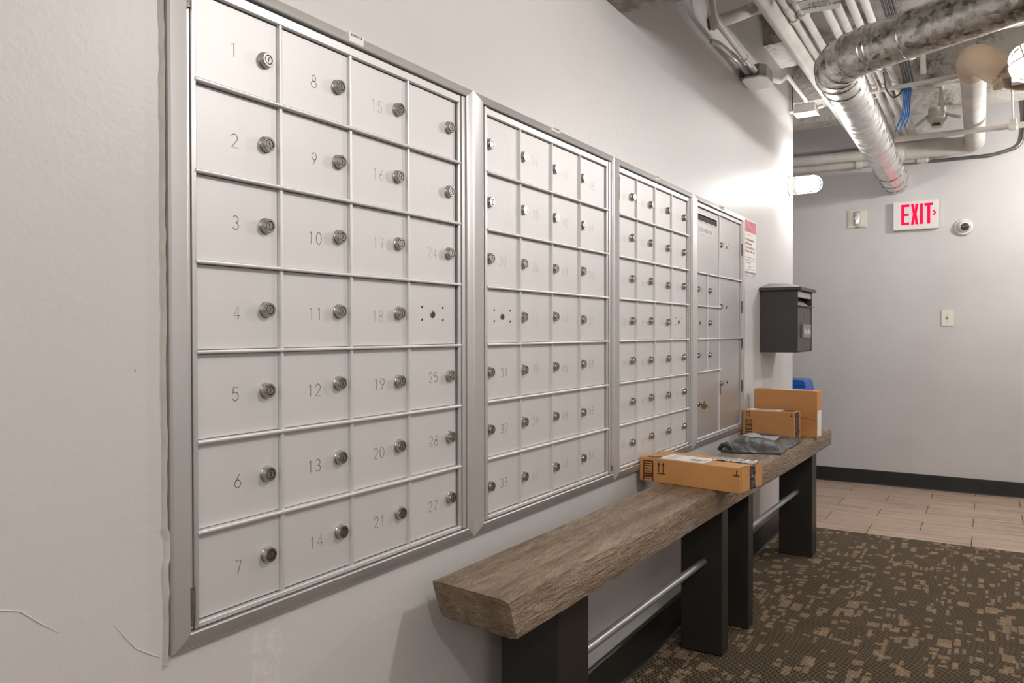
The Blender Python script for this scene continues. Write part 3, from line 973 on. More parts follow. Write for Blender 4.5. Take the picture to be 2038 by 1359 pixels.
# ------------------------------------------------------------------ benches
def slab_mesh(y_near, y_far, slant):
    bm = new()
    n = 90
    zb, zt = 0.542, 0.624
    rings = []
    def edges(y):
        return 0.0615 + 0.0221 * (y - 1.2), 0.259 + 0.0221 * (y - 1.183)
    prof = []      # (s across 0 back..1 front, z)
    K = 10
    for i in range(K + 1): prof.append((i / K, zt))
    for i in range(1, 6): prof.append((1.0, zt + (zb - zt) * i / 6))
    for i in range(K + 1): prof.append((1 - i / K, zb))
    for i in range(1, 6): prof.append((0.0, zb + (zt - zb) * i / 6))
    for j in range(n + 1):
        t = j / n
        ring = []
        for (s, z) in prof:
            y = y_near + (y_far - y_near) * t
            y += (1 - t) * (slant[0] * (zt - z) / (zt - zb) + slant[1] * (1 - s))
            y -= t * 0.0
            xb, xf = edges(y)
            x = xb + (xf - xb) * s
            corner = (abs(s - 1) < 1e-6 or s < 1e-6) and (abs(z - zt) < 1e-6 or abs(z - zb) < 1e-6)
            q = noise.noise_vector(Vector((x * 22, y * 22, z * 22)))
            q2 = noise.noise_vector(Vector((x * 70, y * 70, z * 70)))
            amp = 0.0022 if s > 0.999 else 0.0009
            dx = (q.x * 0.6 + q2.x * 0.4) * amp; dz = (q.z * 0.6 + q2.z * 0.4) * amp * 0.6
            if corner:
                dx += -0.0025 if s > 0.5 else 0.0025
                dz += -0.0022 if z > 0.58 else 0.0030
            ring.append(bm.verts.new((x + dx, y, z + dz)))
        rings.append(ring)
    m = len(prof)
    uniq = []
    for j in range(n):
        for k in range(m):
            k2 = (k + 1) % m
            bm.faces.new((rings[j][k], rings[j][k2], rings[j + 1][k2], rings[j + 1][k]))
    bm.faces.new(list(reversed(rings[0]))); bm.faces.new(rings[-1])
    return bm

def leg_box(x0, x1, y0, y1):
    return box((x0, y0, 0.0005), (x1, y1, 0.5425), 0.003)

benchA = thing('bench', (0.17, 2.0, 0.0), 'near wooden slab bench on dark legs that carries the open cardboard box', 'bench', 'slab benches along the mailbox wall')
obj('seat', slab_mesh(1.183, 2.7995, (0.030, 0.026)), 'slab', benchA, True, 30)
obj('leg', leg_box(0.050, 0.200, 1.480, 1.633), 'leg', benchA, False)
obj('leg', leg_box(0.081, 0.228, 2.609, 2.678), 'leg', benchA, False)
obj('rod', tube([(0.150, 1.632, 0.326), (0.163, 2.705, 0.318)], 0.0120, 14), 'rod', benchA)
benchB = thing('bench', (0.20, 3.48, 0.0), 'far wooden slab bench on dark legs that carries two boxes and a grey bag', 'bench', 'slab benches along the mailbox wall')
obj('seat', slab_mesh(2.8015, 4.163, (0.0, 0.0)), 'slab', benchB, True, 30)
obj('leg', leg_box(0.093, 0.240, 2.902, 2.971), 'leg', benchB, False)
obj('leg', leg_box(0.106, 0.264, 3.990, 4.105), 'leg', benchB, False)
obj('rod', tube([(0.168, 2.970, 0.316), (0.191, 3.992, 0.319)], 0.0120, 14), 'rod', benchB)

# ------------------------------------------------------------------ parcels on the benches
ZT = 0.6245
class Carton:
    """local frame: u along the front face, v into depth, w up"""
    def __init__(s, x, y, ang, L, D, H, label):
        s.o = Vector((x, y, ZT)); a = math.radians(ang)
        s.u = Vector((math.cos(a), math.sin(a), 0)); s.v = Vector((-math.sin(a), math.cos(a), 0)); s.w = Vector((0, 0, 1))
        s.L, s.D, s.H = L, D, H
        c = s.P(L / 2, D / 2, 0)
        s.root = thing('cardboard_box', c, label, 'box', 'parcels on the benches')
    def P(s, a, b_, c): return s.o + s.u * a + s.v * b_ + s.w * c
    def put(s, bm):
        for v in bm.verts:
            v.co = s.P(*v.co)
        return bm
    def part(s, name, bm, m, parent=None, smooth=False):
        return obj(name, s.put(bm), m, parent or s.root, smooth)

def arrows(bm, x, z, h, w, y=-0.0006):
    """two up arrows over a bar, on the front face"""
    for k in (0, 1):
        cx = x + k * w * 0.62
        add_box(bm, (cx - w * 0.06, y, z), (cx + w * 0.06, y + 0.0004, z + h * 0.72))
        add_prism(bm, [(cx - w * 0.2, y, z + h * 0.66), (cx + w * 0.2, y, z + h * 0.66), (cx, y, z + h)], (0, 0.0004, 0))
    add_box(bm, (x - w * 0.24, y, z - h * 0.16), (x + w * 0.86, y + 0.0004, z - h * 0.06))

def barcode(bm, x0, x1, z0, z1, seed, y=-0.0006, open_bottom=False):
    rnd = random.Random(seed)
    e = (x1 - x0) * 0.10
    add_box(bm, (x0, y, z0), (x0 + e, y + 0.0004, z1)); add_box(bm, (x1 - e, y, z0), (x1, y + 0.0004, z1))
    add_box(bm, (x0, y, z1 - e), (x1, y + 0.0004, z1))
    z = z1 - e * 2.2
    while z > z0 + e:
        hgt = e * rnd.choice((0.35, 0.5, 0.9, 1.5))
        add_box(bm, (x0 + e, y + 0.0001, max(z0, z - hgt)), (x1 - e, y + 0.0004, z))
        z -= hgt + e * rnd.choice((0.5, 0.7, 1.1))

def crinkle_strip(L, W, nL, nW, amp, seed):
    """thin wrinkled sheet in local u/v at w=0"""
    bm = new()
    g = []
    for i in range(nL + 1):
        row = []
        for j in range(nW + 1):
            u_, v_ = L * i / nL, W * j / nW
            e = 0.0012 * noise.noise(Vector((u_ * 60, seed, v_ * 60)))
            edge = min(j, nW - j) == 0
            v2 = v_ + (0.0035 * noise.noise(Vector((u_ * 50, seed + 9, j))) if edge else 0)
            row.append(bm.verts.new((u_, v2, 0.0012 + amp * abs(noise.noise(Vector((u_ * 70, v_ * 70, seed)))) + e * 0.3)))
        g.append(row)
    for i in range(nL):
        for j in range(nW):
            bm.faces.new((g[i][j], g[i + 1][j], g[i + 1][j + 1], g[i][j + 1]))
    return bm

# near box, hanging over the front edge of the bench
A = Carton(0.017, 2.388, -8.5, 0.350, 0.165, 0.078, 'long flat cardboard box with silver tape hanging over the near bench edge')
bm = new()
add_box(bm, (0, 0, 0), (A.L, A.D, A.H), 0, 0.0022, 2)
body = A.part('carton', bm, 'card')
bm = new(); add_box(bm, (A.L - 0.001, A.D * 0.03, 0.004), (A.L + 0.0022, A.D * 0.46, A.H - 0.001)); add_box(bm, (A.L - 0.001, A.D * 0.60, 0.004), (A.L + 0.0022, A.D * 0.98, A.H - 0.001))
A.part('end_flap', bm, 'card')
bm = new()
add_box(bm, (A.L - 0.030, 0.0008, A.H), (A.L - 0.0005, A.D * 0.4, A.H + 0.0004))
bm.clear()
add_box(bm, (A.L - 0.003, 0.003, A.H - 0.0005), (A.L + 0.0006, A.D * 0.42, A.H + 0.0006))
A.part('flap_seam', bm, 'card_edge')
bm = new(); barcode(bm, 0.014, 0.052, 0.003, 0.069, 5); arrows(bm, 0.072, 0.034, 0.034, 0.026)
add_box(bm, (A.L - 0.022, -0.0006, 0.052), (A.L - 0.002, -0.0002, 0.0555)); add_box(bm, (A.L - 0.013, -0.0006, 0.0555), (A.L - 0.0095, -0.0002, 0.070))
A.part('printed_marks', bm, 'ink_brown')
lb = new(); add_box(lb, (0.064, 0.006, A.H + 0.0004), (0.225, 0.108, A.H + 0.0011))
lab = A.part('shipping_label', lb, 'paper')
bm = new(); zz = A.H + 0.0012
rnd = random.Random(2)
for k in range(7):
    add_box(bm, (0.075 + rnd.random() * 0.01, 0.018 + k * 0.012, zz), (0.10 + rnd.random() * 0.03, 0.0205 + k * 0.012, zz + 0.0002))
for k in range(16):
    add_box(bm, (0.165 + k * 0.0023, 0.028, zz), (0.1662 + k * 0.0023 + rnd.random() * 0.0006, 0.062, zz + 0.0002))
add_box(bm, (0.158, 0.012, zz), (0.1594, 0.100, zz + 0.0002)); add_box(bm, (0.21, 0.02, zz), (0.214, 0.07, zz + 0.0002))
A.part('label_print', bm, 'ink_grey', lab)
bm = crinkle_strip(0.135, 0.060, 46, 18, 0.007, 3.3)
for v in bm.verts: v.co = Vector((A.L - 0.133 + v.co.x, 0.085 + v.co.y, A.H + v.co.z))
A.part('tape', bm, 'tape', None, True)
bm = crinkle_strip(A.H - 0.004, 0.034, 22, 10, 0.009, 8.1)
for v in bm.verts: v.co = Vector((A.L + 0.002 + v.co.z, 0.066 + v.co.y, 0.003 + v.co.x))
A.part('tape', bm, 'tape_dark', None, True)
bm = crinkle_strip(0.048, 0.024, 16, 8, 0.004, 12.1)
for v in bm.verts: v.co = Vector((0.020 + v.co.x, 0.010 + v.co.y * 0.8 + v.co.x * 0.1, A.H + v.co.z))
A.part('tape', bm, 'tape_dark', None, True)

# small box in front of the tall one
Bx = Carton(0.0215, 3.635, -4.5, 0.236, 0.098, 0.126, 'small cardboard box with two printed up arrows standing before the tall box')
bm = new(); add_box(bm, (0, 0, 0), (Bx.L, Bx.D, Bx.H), 0, 0.002, 2); Bx.part('carton', bm, 'card')
bm = new(); barcode(bm, 0.012, 0.044, 0.0, 0.086, 9); arrows(bm, 0.020, 0.1015, 0.021, 0.018)
add_box(bm, (Bx.L - 0.020, -0.0006, 0.106), (Bx.L - 0.006, -0.0002, 0.109)); add_box(bm, (Bx.L - 0.0145, -0.0006, 0.109), (Bx.L - 0.0115, -0.0002, 0.121))
Bx.part('printed_marks', bm, 'ink_brown')
bm = new(); add_box(bm, (0.010, 0.012, Bx.H + 0.0004), (0.165, 0.088, Bx.H + 0.0011)); lab = Bx.part('shipping_label', bm, 'paper')
bm = new()
for k in range(10):
    add_box(bm, (0.03 + rnd.random() * 0.02, 0.018 + k * 0.0068, Bx.H + 0.0012), (0.09 + rnd.random() * 0.06, 0.020 + k * 0.0068, Bx.H + 0.0014))
Bx.part('label_print', bm, 'ink_grey', lab)
bm = new(); add_box(bm, (0.168, 0.02, Bx.H + 0.0004), (Bx.L - 0.012, 0.09, Bx.H + 0.0010)); Bx.part('top_patch', bm, 'card_edge')
bm = crinkle_strip(Bx.H - 0.002, 0.060, 30, 12, 0.006, 21.0)
for v in bm.verts: v.co = Vector((Bx.L - 0.0005 + v.co.z, 0.012 + v.co.y, 0.001 + v.co.x))
Bx.part('tape', bm, 'tape_dark', None, True)
# tall box at the end
Cx = Carton(0.030, 3.805, -8.0, 0.300, 0.060, 0.216, 'tall flat cardboard box standing upright at the far end of the bench')
bm = new(); add_box(bm, (0, 0, 0), (Cx.L, Cx.D, Cx.H), 0, 0.0025, 2); Cx.part('carton', bm, 'card')
bm = new()
add_tube(bm, [(0.205, -0.0004, 0.088)] + [(x, -0.0004, z) for x, z in ((0.25, 0.088), (0.275, 0.0865), (0.288, 0.082), (0.297, 0.074))], 0.0011, 6)
Cx.part('flap_edge', bm, 'card_edge', None, True)
bm = new(); add_box(bm, (Cx.L, 0.004, 0.006), (Cx.L + 0.0008, Cx.D - 0.004, 0.125)); Cx.part('side_label', bm, 'paper')
bm = new(); add_box(bm, (0.075, 0.006, Cx.H), (0.235, Cx.D - 0.006, Cx.H + 0.0008)); Cx.part('top_label', bm, 'paper')
bm = new(); add_box(bm, (-0.0012, 0.004, 0.004), (0.0002, Cx.D - 0.004, Cx.H - 0.004)); Cx.part('end_flap', bm, 'card_edge')

# grey poly mailer
BAG = [Vector((0.078, 3.095)), Vector((0.300, 3.165)), Vector((0.296, 3.605)), Vector((0.050, 3.590))]
def bag_point(s, t):
    """outline point, height of the upper sheet and edge factor"""
    p = (BAG[0] * (1 - s) + BAG[1] * s) * (1 - t) + (BAG[3] * (1 - s) + BAG[2] * s) * t
    e = min(s, 1 - s, t, 1 - t)
    q = noise.noise_vector(Vector((p.x * 9, p.y * 9, 2.0)))
    p = p + Vector((q.x, q.y)) * 0.012 * (1 - min(1, e * 4))
    ef = math.sin(min(1.0, e / 0.24) * math.pi / 2) ** 1.15
    fold = 0.5 + 0.5 * math.sin(p.y * 30 + p.x * 26 + 3.5 * noise.noise(Vector((p.x * 7, p.y * 7, 0))))
    lump = noise.noise(Vector((p.x * 11, p.y * 8, 3)))
    bulge = 0.032 + 0.014 * math.exp(-((s - 0.22) ** 2 + (t - 0.28) ** 2) * 9) + 0.008 * lump
    wr = 0.004 * noise.noise(Vector((p.x * 28, p.y * 20, 4))) + 0.003 * noise.noise(Vector((p.x * 60, p.y * 34, 8)))
    h = ef * (bulge + 0.008 * fold * (1 - t * 0.5) + wr) + (1 - ef) * 0.005 * (1 + noise.noise(Vector((p.x * 30, p.y * 30, 9))))
    return p, max(h, 0.001), ef
def bag_mesh():
    bm = new()
    nu, nv = 56, 44
    top, bot = [], []
    for i in range(nu + 1):
        rt_, rb_ = [], []
        for j in range(nv + 1):
            p, h, ef = bag_point(i / nu, j / nv)
            rt_.append(bm.verts.new((p.x, p.y, ZT + 0.0025 + h)))
            rb_.append(bm.verts.new((p.x, p.y, ZT + 0.0005 + (1 - ef) * 0.0008)))
        top.append(rt_); bot.append(rb_)
    for i in range(nu):
        for j in range(nv):
            bm.faces.new((top[i][j], top[i + 1][j], top[i + 1][j + 1], top[i][j + 1]))
            bm.faces.new((bot[i][j], bot[i][j + 1], bot[i + 1][j + 1], bot[i + 1][j]))
    for i in range(nu):
        for j in (0, nv):
            bm.faces.new((top[i][j], bot[i][j], bot[i + 1][j], top[i + 1][j]))
    for j in range(nv):
        for i in (0, nu):
            bm.faces.new((top[i][j], top[i][j + 1], bot[i][j + 1], bot[i][j]))
    return bm
bag = thing('mailing_bag', (0.19, 3.36, ZT), 'crumpled dark grey plastic mailing bag lying on the far bench', 'bag', 'parcels on the benches')
obj('pouch', bag_mesh(), 'bag', bag, True, 60)
bm = new()
gr = []
for i in range(25):
    row = []
    for j in range(13):
        p, h, ef = bag_point(0.20 + 0.56 * i / 24, 0.26 + 0.30 * j / 12 + 0.05 * i / 24)
        row.append(bm.verts.new((p.x, p.y, ZT + 0.0025 + h + 0.0022)))
    gr.append(row)
for i in range(24):
    for j in range(12):
        bm.faces.new((gr[i][j], gr[i + 1][j], gr[i + 1][j + 1], gr[i][j + 1]))
bmesh.ops.solidify(bm, geom=bm.faces[:], thickness=0.0008)
obj('shipping_label', bm, 'paper', bag, True)
# turned up flap corner of the bag, next to the wall
bm = new()
add_tube(bm, [(0.066, 3.118, ZT + 0.012), (0.080, 3.105, ZT + 0.030), (0.100, 3.112, ZT + 0.034), (0.118, 3.120, ZT + 0.016)], [0.008, 0.011, 0.012, 0.007], 9)
for v in bm.verts: v.co += noise.noise_vector(v.co * 60) * 0.004
obj('flap', bm, 'bag', bag, True, 60)

# ------------------------------------------------------------------ blue bin beyond the wall end
bin_ = thing('recycling_bin', (-0.235, 5.58, 0.0), 'blue plastic recycling bin peeking out behind the tall box', 'bin')
bm = new()
x0, x1, y0, y1 = -0.41, -0.062, 5.46, 5.70
lo_ = [(x0 + 0.03, y0 + 0.03), (x1 - 0.03, y0 + 0.03), (x1 - 0.03, y1 - 0.03), (x0 + 0.03, y1 - 0.03)]
hi_ = [(x0, y0), (x1, y0), (x1, y1), (x0, y1)]
a = [bm.verts.new((p[0], p[1], 0.001)) for p in lo_]; b_ = [bm.verts.new((p[0], p[1], 0.66)) for p in hi_]
bm.faces.new(a)
bm.faces.new(b_)
for k in range(4): bm.faces.new((a[k], b_[k], b_[(k + 1) % 4], a[(k + 1) % 4]))
bmesh.ops.bevel(bm, geom=[e for e in bm.edges if abs(e.verts[0].co.z - e.verts[1].co.z) > 0.3], offset=0.03, segments=4, affect='EDGES')
obj('body', bm, 'blue', bin_)
bm = new()
add_prism(bm, [(x0 - 0.01, y0 - 0.012, 0.66), (x1 + 0.026, y0 - 0.012, 0.66), (x1 + 0.022, y0 - 0.012, 0.70), (x1 + 0.010, y0 - 0.012, 0.772), (x1 - 0.004, y0 - 0.012, 0.788), (x0 + 0.012, y0 - 0.012, 0.792), (x0, y0 - 0.012, 0.77)], (0, y1 - y0 + 0.02, 0))
obj('lid', bm, 'blue', bin_, False)
bm = new(); add_tube(bm, [(x0 + 0.02, y0 - 0.013, 0.742), (x1 + 0.0, y0 - 0.013, 0.755)], 0.004, 8)
obj('lid_ridge', bm, 'blue', bin_)

# ------------------------------------------------------------------ fittings on the far wall
sign = thing('exit_sign', (0.558, FAR, 1.836), 'white exit sign with glowing red letters and arrow pointing right', 'exit sign')
obj('housing', box((0.416, FAR - 0.040, 1.836), (0.700, FAR - 0.0005, 2.039), 0.004, 2), 'white_plastic', sign, False)
yf = FAR - 0.0402
def letter(polys, name):
    bm = new()
    for pts in polys:
        add_prism(bm, [(x, yf, z) for x, z in pts], (0, -0.0012, 0))
    obj(name, bm, 'exit_red', sign, False)
zb, zt = 1.871, 2.016
letter([[(0.468, zb), (0.488, zb), (0.488, zt), (0.468, zt)], [(0.488, zt - 0.018), (0.520, zt - 0.018), (0.520, zt), (0.488, zt)], [(0.488, 1.934), (0.517, 1.934), (0.517, 1.951), (0.488, 1.951)], [(0.488, zb), (0.519, zb), (0.519, zb + 0.018), (0.488, zb + 0.018)]], 'letter_e')
letter([[(0.530, zt), (0.549, zt), (0.5535, 1.967), (0.558, zt), (0.577, zt), (0.5645, 1.944), (0.577, zb), (0.558, zb), (0.5535, 1.920), (0.549, zb), (0.530, zb), (0.5425, 1.944)]], 'letter_x')
letter([[(0.586, zb), (0.605, zb), (0.605, zt), (0.586, zt)]], 'letter_i')
letter([[(0.614, zt - 0.018), (0.6305, zt - 0.018), (0.6305, zb), (0.650, zb), (0.650, zt - 0.018), (0.666, zt - 0.018), (0.666, zt), (0.614, zt)]], 'letter_t')
letter([[(0.662, 1.966), (0.670, 1.966), (0.688, 1.945), (0.671, 1.926), (0.663, 1.926), (0.675, 1.945)]], 'arrow')
for x in (0.47, 0.62):
    obj('clip', box((x, FAR - 0.041, 1.8345), (x + 0.008, FAR - 0.036, 1.840)), 'ink_grey', sign, False)

strobe = thing('strobe_alarm', (0.178, FAR, 1.878), 'square cream strobe alarm plate to the left of the exit sign', 'alarm')
obj('plate', box((0.113, FAR - 0.010, 1.878), (0.243, FAR - 0.0005, 2.012), 0.003), 'cream', strobe, False)
obj('inner_plate', box((0.126, FAR - 0.015, 1.886), (0.230, FAR - 0.009, 2.004), 0.002), 'cream', strobe, False)
bm = new(); add_box(bm, (0.153, FAR - 0.030, 1.896), (0.195, FAR - 0.014, 1.995), 0, 0.008, 3); obj('lens', bm, 'device', strobe)
bm = new()
add_box(bm, (0.150, FAR - 0.018, 1.893), (0.198, FAR - 0.0145, 1.998), 0, 0.001); obj('lens_rim', bm, 'conduit_dark', strobe, False)
bm = new(); add_lathe(bm, [(0.014, 0), (0.013, 0.008), (0, 0.012)], (0.174, FAR - 0.028, 1.946), (0, -1, 0), 14); obj('bulb', bm, 'paper', strobe)
bm = new(); add_box(bm, (0.16, FAR - 0.0112, 1.8795), (0.19, FAR - 0.0098, 1.8835)); obj('print', bm, 'ink', strobe, False)

dome = thing('security_camera', (0.851, FAR, 1.776), 'round white dome camera with dark lens to the right of the exit sign', 'camera')
bm = new(); add_lathe(bm, [(0.057, 0), (0.058, 0.012), (0.052, 0.022), (0.044, 0.024), (0.044, 0.018), (0, 0.018)], (0.850, FAR - 0.0005, 1.834), (0, -1, 0), 36); obj('ring', bm, 'white_plastic', dome)
bm = new(); add_lathe(bm, [(0.041, 0.0), (0.041, 0.008), (0.037, 0.022), (0.028, 0.034), (0.015, 0.041), (0, 0.043)], (0.850, FAR - 0.018, 1.836), (0.06, -1, -0.05), 30); obj('ball', bm, 'white_plastic', dome)
bm = new(); add_lathe(bm, [(0.026, 0.0), (0.026, 0.012), (0.022, 0.017), (0.012, 0.020), (0, 0.021)], (0.858, FAR - 0.042, 1.832), (0.22, -1, -0.10), 26); obj('lens', bm, 'lens', dome)

sw = thing('light_switch', (0.755, FAR, 1.153), 'ivory toggle light switch on the far wall', 'switch')
obj('plate', box((0.717, FAR - 0.007, 1.153), (0.794, FAR - 0.0005, 1.269), 0.0025), 'cream_white', sw, False)
bm = new(); add_box(bm, (0.7505, FAR - 0.0085, 1.199), (0.7615, FAR - 0.0065, 1.226)); obj('slot', bm, 'ink_grey', sw, False)
bm = new(); add_prism(bm, [(0.7525, FAR - 0.007, 1.206), (0.7525, FAR - 0.022, 1.218), (0.7525, FAR - 0.020, 1.224), (0.7525, FAR - 0.007, 1.220)], (0.007, 0, 0)); obj('toggle', bm, 'cream_white', sw, False)
for z in (1.180, 1.244):
    bm = new(); add_lathe(bm, [(0.0028, 0), (0.0028, 0.0012), (0, 0.0014)], (0.756, FAR - 0.0068, z), (0, -1, 0), 10); obj('screw', bm, 'ink_grey', sw)

# ------------------------------------------------------------------ jelly jar lamps
def jar_lamp(root, o, axis, s=1.0):
    o = Vector(o); d, u, w = frame_of(axis)
    bm = new(); add_lathe(bm, [(0.064 * s, 0.0), (0.064 * s, 0.006 * s), (0.056 * s, 0.010 * s), (0.052 * s, 0.020 * s), (0.042 * s, 0.022 * s), (0.042 * s, 0.044 * s), (0.036 * s, 0.046 * s), (0, 0.046 * s)], o, d, 30)
    obj('base', bm, 'fitting', root)
    bm = new()
    prof = [(0.0, 0.047 * s), (0.036 * s, 0.047 * s), (0.040 * s, 0.056 * s), (0.041 * s, 0.085 * s), (0.040 * s, 0.120 * s)]
    for k in range(1, 8):
        a = k / 7 * math.pi / 2
        prof.append((0.040 * s * math.cos(a) if k < 7 else 0.0, (0.130 + 0.038 * math.sin(a)) * s))
    add_lathe(bm, prof, o, d, 24)
    obj('globe', bm, 'globe', root)
    for k in range(4):
        a = k * math.pi / 2 + 0.3
        e = u * math.cos(a) + w * math.sin(a)
        pts = [o + e * 0.049 * s + d * 0.030 * s, o + e * 0.049 * s + d * 0.125 * s]
        for q in range(1, 7):
            b2 = q / 6 * math.pi / 2
            pts.append(o + e * 0.049 * s * math.cos(b2) + d * (0.130 + 0.050 * math.sin(b2)) * s)
        obj('cage_wire', tube(pts, 0.0030 * s, 7), 'fitting', root)
    for t in (0.062, 0.128):
        bm = new()
        add_tube(bm, [o + (u * math.cos(a) + w * math.sin(a)) * 0.0505 * s + d * t * s for a in [i * 2 * math.pi / 28 for i in range(28)]], 0.0032 * s, 7, 0, False, True)
        obj('cage_ring', bm, 'fitting', root)
lamp1 = thing('wall_lamp', (0.0, 4.725, 1.91), 'lit caged jar lamp sticking out from the end of the mailbox wall', 'lamp', 'caged jar lamps')
jar_lamp(lamp1, (0.0008, 4.725, 1.974), (1, 0, 0.0))
lamp2 = thing('ceiling_lamp', (1.12, 3.76, 2.12), 'lit caged jar lamp facing the viewer under the big duct', 'lamp', 'caged jar lamps')
jar_lamp(lamp2, (1.135, 3.740, 2.190), (-0.12, -1, -0.12), 1.12)
obj('junction_box', box((1.075, 3.744, 2.13), (1.195, 3.80, 2.25), 0.004), 'fitting', lamp2, False)
obj('drop_conduit', tube([(1.15, 3.77, 2.25), (1.15, 3.77, CEIL - 0.001)], 0.011, 10), 'conduit', lamp2)

# ------------------------------------------------------------------ ducts
duct = thing('duct', (0.45, 4.2, 2.1), 'big spangled galvanised round duct with elbow running into the far wall', 'duct')
RD = 0.0865
E0 = Vector((0.462, 3.30, 2.195)); far_pt = Vector((0.429, FAR - 0.002, 2.186)); near_pt = Vector((1.62, 2.80, 2.235))
dA = (near_pt - E0).normalized(); dB = (far_pt - E0).normalized()
pA = E0 + dA * 0.155; pB = E0 + dB * 0.155
obj('cross_run', tube([near_pt, pA + dA * 0.02], RD, 40), 'duct', duct)
pts = [pA * (1 - t) ** 2 + E0 * 2 * t * (1 - t) + pB * t * t for t in [i / 4 for i in range(5)]]
bm = new(); add_tube(bm, [pA + dA * 0.03] + pts + [pB + dB * 0.03], RD + 0.0012, 40)
obj('elbow', bm, 'duct', duct, True, 12)
gores = [(pts[k], (pts[k + 1] - pts[k - 1]).normalized()) for k in (1, 2, 3)]
for p, d in [(pA, dA), (pA + dA * 0.022, dA), (pA + dA * 0.15, dA), (pB, dB)] + gores:
    obj('seam_band', tube([p - d * 0.004, p, p + d * 0.004], [RD + 0.001, RD + 0.0045, RD + 0.001], 40), 'duct', duct)
n = 60
pts = [pB + (far_pt - pB) * (i / n) for i in range(n + 1)]
bm = new(); add_tube(bm, pts, RD - 0.001, 40)
for v in bm.verts:
    t = (v.co.y - pB.y) / (far_pt.y - pB.y)
    if 0.05 < t < 0.72:
        q = noise.noise_vector(v.co * 26)
        v.co += q * 0.0005
obj('far_run', bm, 'duct_foil', duct, True, 50)
for t in (0.045, 0.80, 0.90, 0.965):
    p = pB + (far_pt - pB) * t
    obj('seam_band', tube([p - dB * 0.005, p, p + dB * 0.005], [RD - 0.0008, RD + 0.003, RD - 0.0008], 40), 'duct', duct)

# ------------------------------------------------------------------ pipes
def pipe(name, pts, r, m, label, seg=16, rad=0.0, cat='pipe', group=None, collars=()):
    P_ = bend(pts, rad) if rad else [Vector(p) for p in pts]
    lo = min(P_, key=lambda p: p.z)
    root = thing(name, lo, label, cat, group)
    obj('run', tube(P_, r, seg), m, root)
    for (p, d, w, k) in collars:
        p = Vector(p); d = Vector(d).normalized()
        obj('collar', tube([p - d * w, p - d * w * 0.8, p + d * w * 0.8, p + d * w], [r * 1.01, r * k, r * k, r * 1.01], seg), m, root)
    return root
G1 = 'pipes along the ceiling'
YN = 2.30
pipe('water_pipe', [(0.225, YN, 2.455), (0.225, 5.9, 2.455)], 0.036, 'pipe', 'thick cream painted pipe along the ceiling left of the duct elbow', 20, group=G1)
pipe('water_pipe', [(0.283, YN, 2.462), (0.283, 5.9, 2.462)], 0.0165, 'pipe', 'thin painted pipe with coupling next to the thick ceiling pipe', 14, group=G1, collars=[((0.283, 3.36, 2.462), (0, 1, 0), 0.05, 1.18), ((0.283, 3.47, 2.462), (0, 1, 0), 0.018, 1.3)])
pipe('water_pipe', [(0.328, YN, 2.462), (0.328, 5.9, 2.462)], 0.0165, 'pipe', 'thin painted pipe with coupling running under the hand written sign', 14, group=G1, collars=[((0.328, 3.30, 2.462), (0, 1, 0), 0.06, 1.25), ((0.328, 3.43, 2.462), (0, 1, 0), 0.03, 1.35)])
labs = ['painted pipe with black stencil marks right beside the foil duct', 'second painted pipe right of the foil duct', 'third painted pipe right of the foil duct, with a joint', 'fourth painted pipe right of the foil duct, behind the blue cables']
for i, x in enumerate((0.418, 0.463, 0.514, 0.563)):
    r_ = (0.0195, 0.0165, 0.0175, 0.0165)[i]
    p = pipe('water_pipe', [(x, YN, 2.465), (x, 5.95, 2.465)], r_, 'pipe_grey' if i > 0 else 'pipe', labs[i], 14, group=G1, collars=[((x, 5.35 + 0.12 * i, 2.465), (0, 1, 0), 0.05, 1.15)])
    if i == 0:
        bm = new(); rnd = random.Random(4)
        y = 4.70
        while y < 5.75:
            L_ = rnd.uniform(0.012, 0.05)
            if rnd.random() < 0.7:
                add_box(bm, (x - 0.012, y, 2.4452), (x + rnd.uniform(-0.004, 0.010), y + L_, 2.4485))
            y += L_ + rnd.uniform(0.015, 0.06)
        obj('stencil_marks', bm, 'ink', p, False)
pipe('cross_pipe', [(0.395, 4.602, 2.420), (0.866, 4.556, 2.420)], 0.0125, 'pipe', 'slim pipe crossing under the ceiling pipes above the blue cables', 12)
pipe('cross_pipe', [(0.505, 5.25, 2.290), (2.7, 5.25, 2.285)], 0.0168, 'pipe', 'long slim pipe crossing in front of the smoke detector', 14, collars=[((1.113, 5.25, 2.288), (1, 0, 0), 0.022, 1.45)])
dr = thing('drain_pipe', (0.92, 5.2, 2.33), 'fat cream drain pipe with a tan wrapped elbow turning along the far wall', 'pipe')
obj('run', tube(bend([(0.930, 4.28, 2.395), (0.918, 6.01, 2.366), (0.46, 6.01, 2.370)], 0.10, 8), 0.058, 24), 'pipe', dr)
obj('far_run', tube([(0.47, 6.01, 2.371), (-2.2, 6.01, 2.43)], 0.0385, 20), 'pipe', dr)
obj('collar', tube([(0.50, 6.01, 2.370), (0.485, 6.01, 2.370), (0.435, 6.01, 2.3705), (0.42, 6.01, 2.371)], [0.0585, 0.066, 0.066, 0.040], 24), 'pipe', dr)
tn = dr
obj('wrap', tube(bend([(0.930, 4.40, 2.395), (0.928, 4.20, 2.405), (1.062, 4.16, 2.285)], 0.11, 9), 0.068, 26), 'tan', tn)
obj('metal_run', tube(bend([(1.03, 4.172, 2.312), (1.10, 4.16, 2.255), (1.35, 4.22, 2.26), (2.0, 4.40, 2.27)], 0.10, 9), 0.056, 24), 'duct_tan', tn)
bm = new(); add_box(bm, (-0.020, -0.004, -0.055), (0.018, 0.004, 0.0), 0, 0.003)
bmesh.ops.subdivide_edges(bm, edges=bm.edges[:], cuts=4, use_grid_fill=True)
for v in bm.verts: v.co = v.co + noise.noise_vector(v.co * 70) * 0.007 + Vector((1.030, 4.085, 2.252))
obj('torn_foam', bm, 'foam', tn)
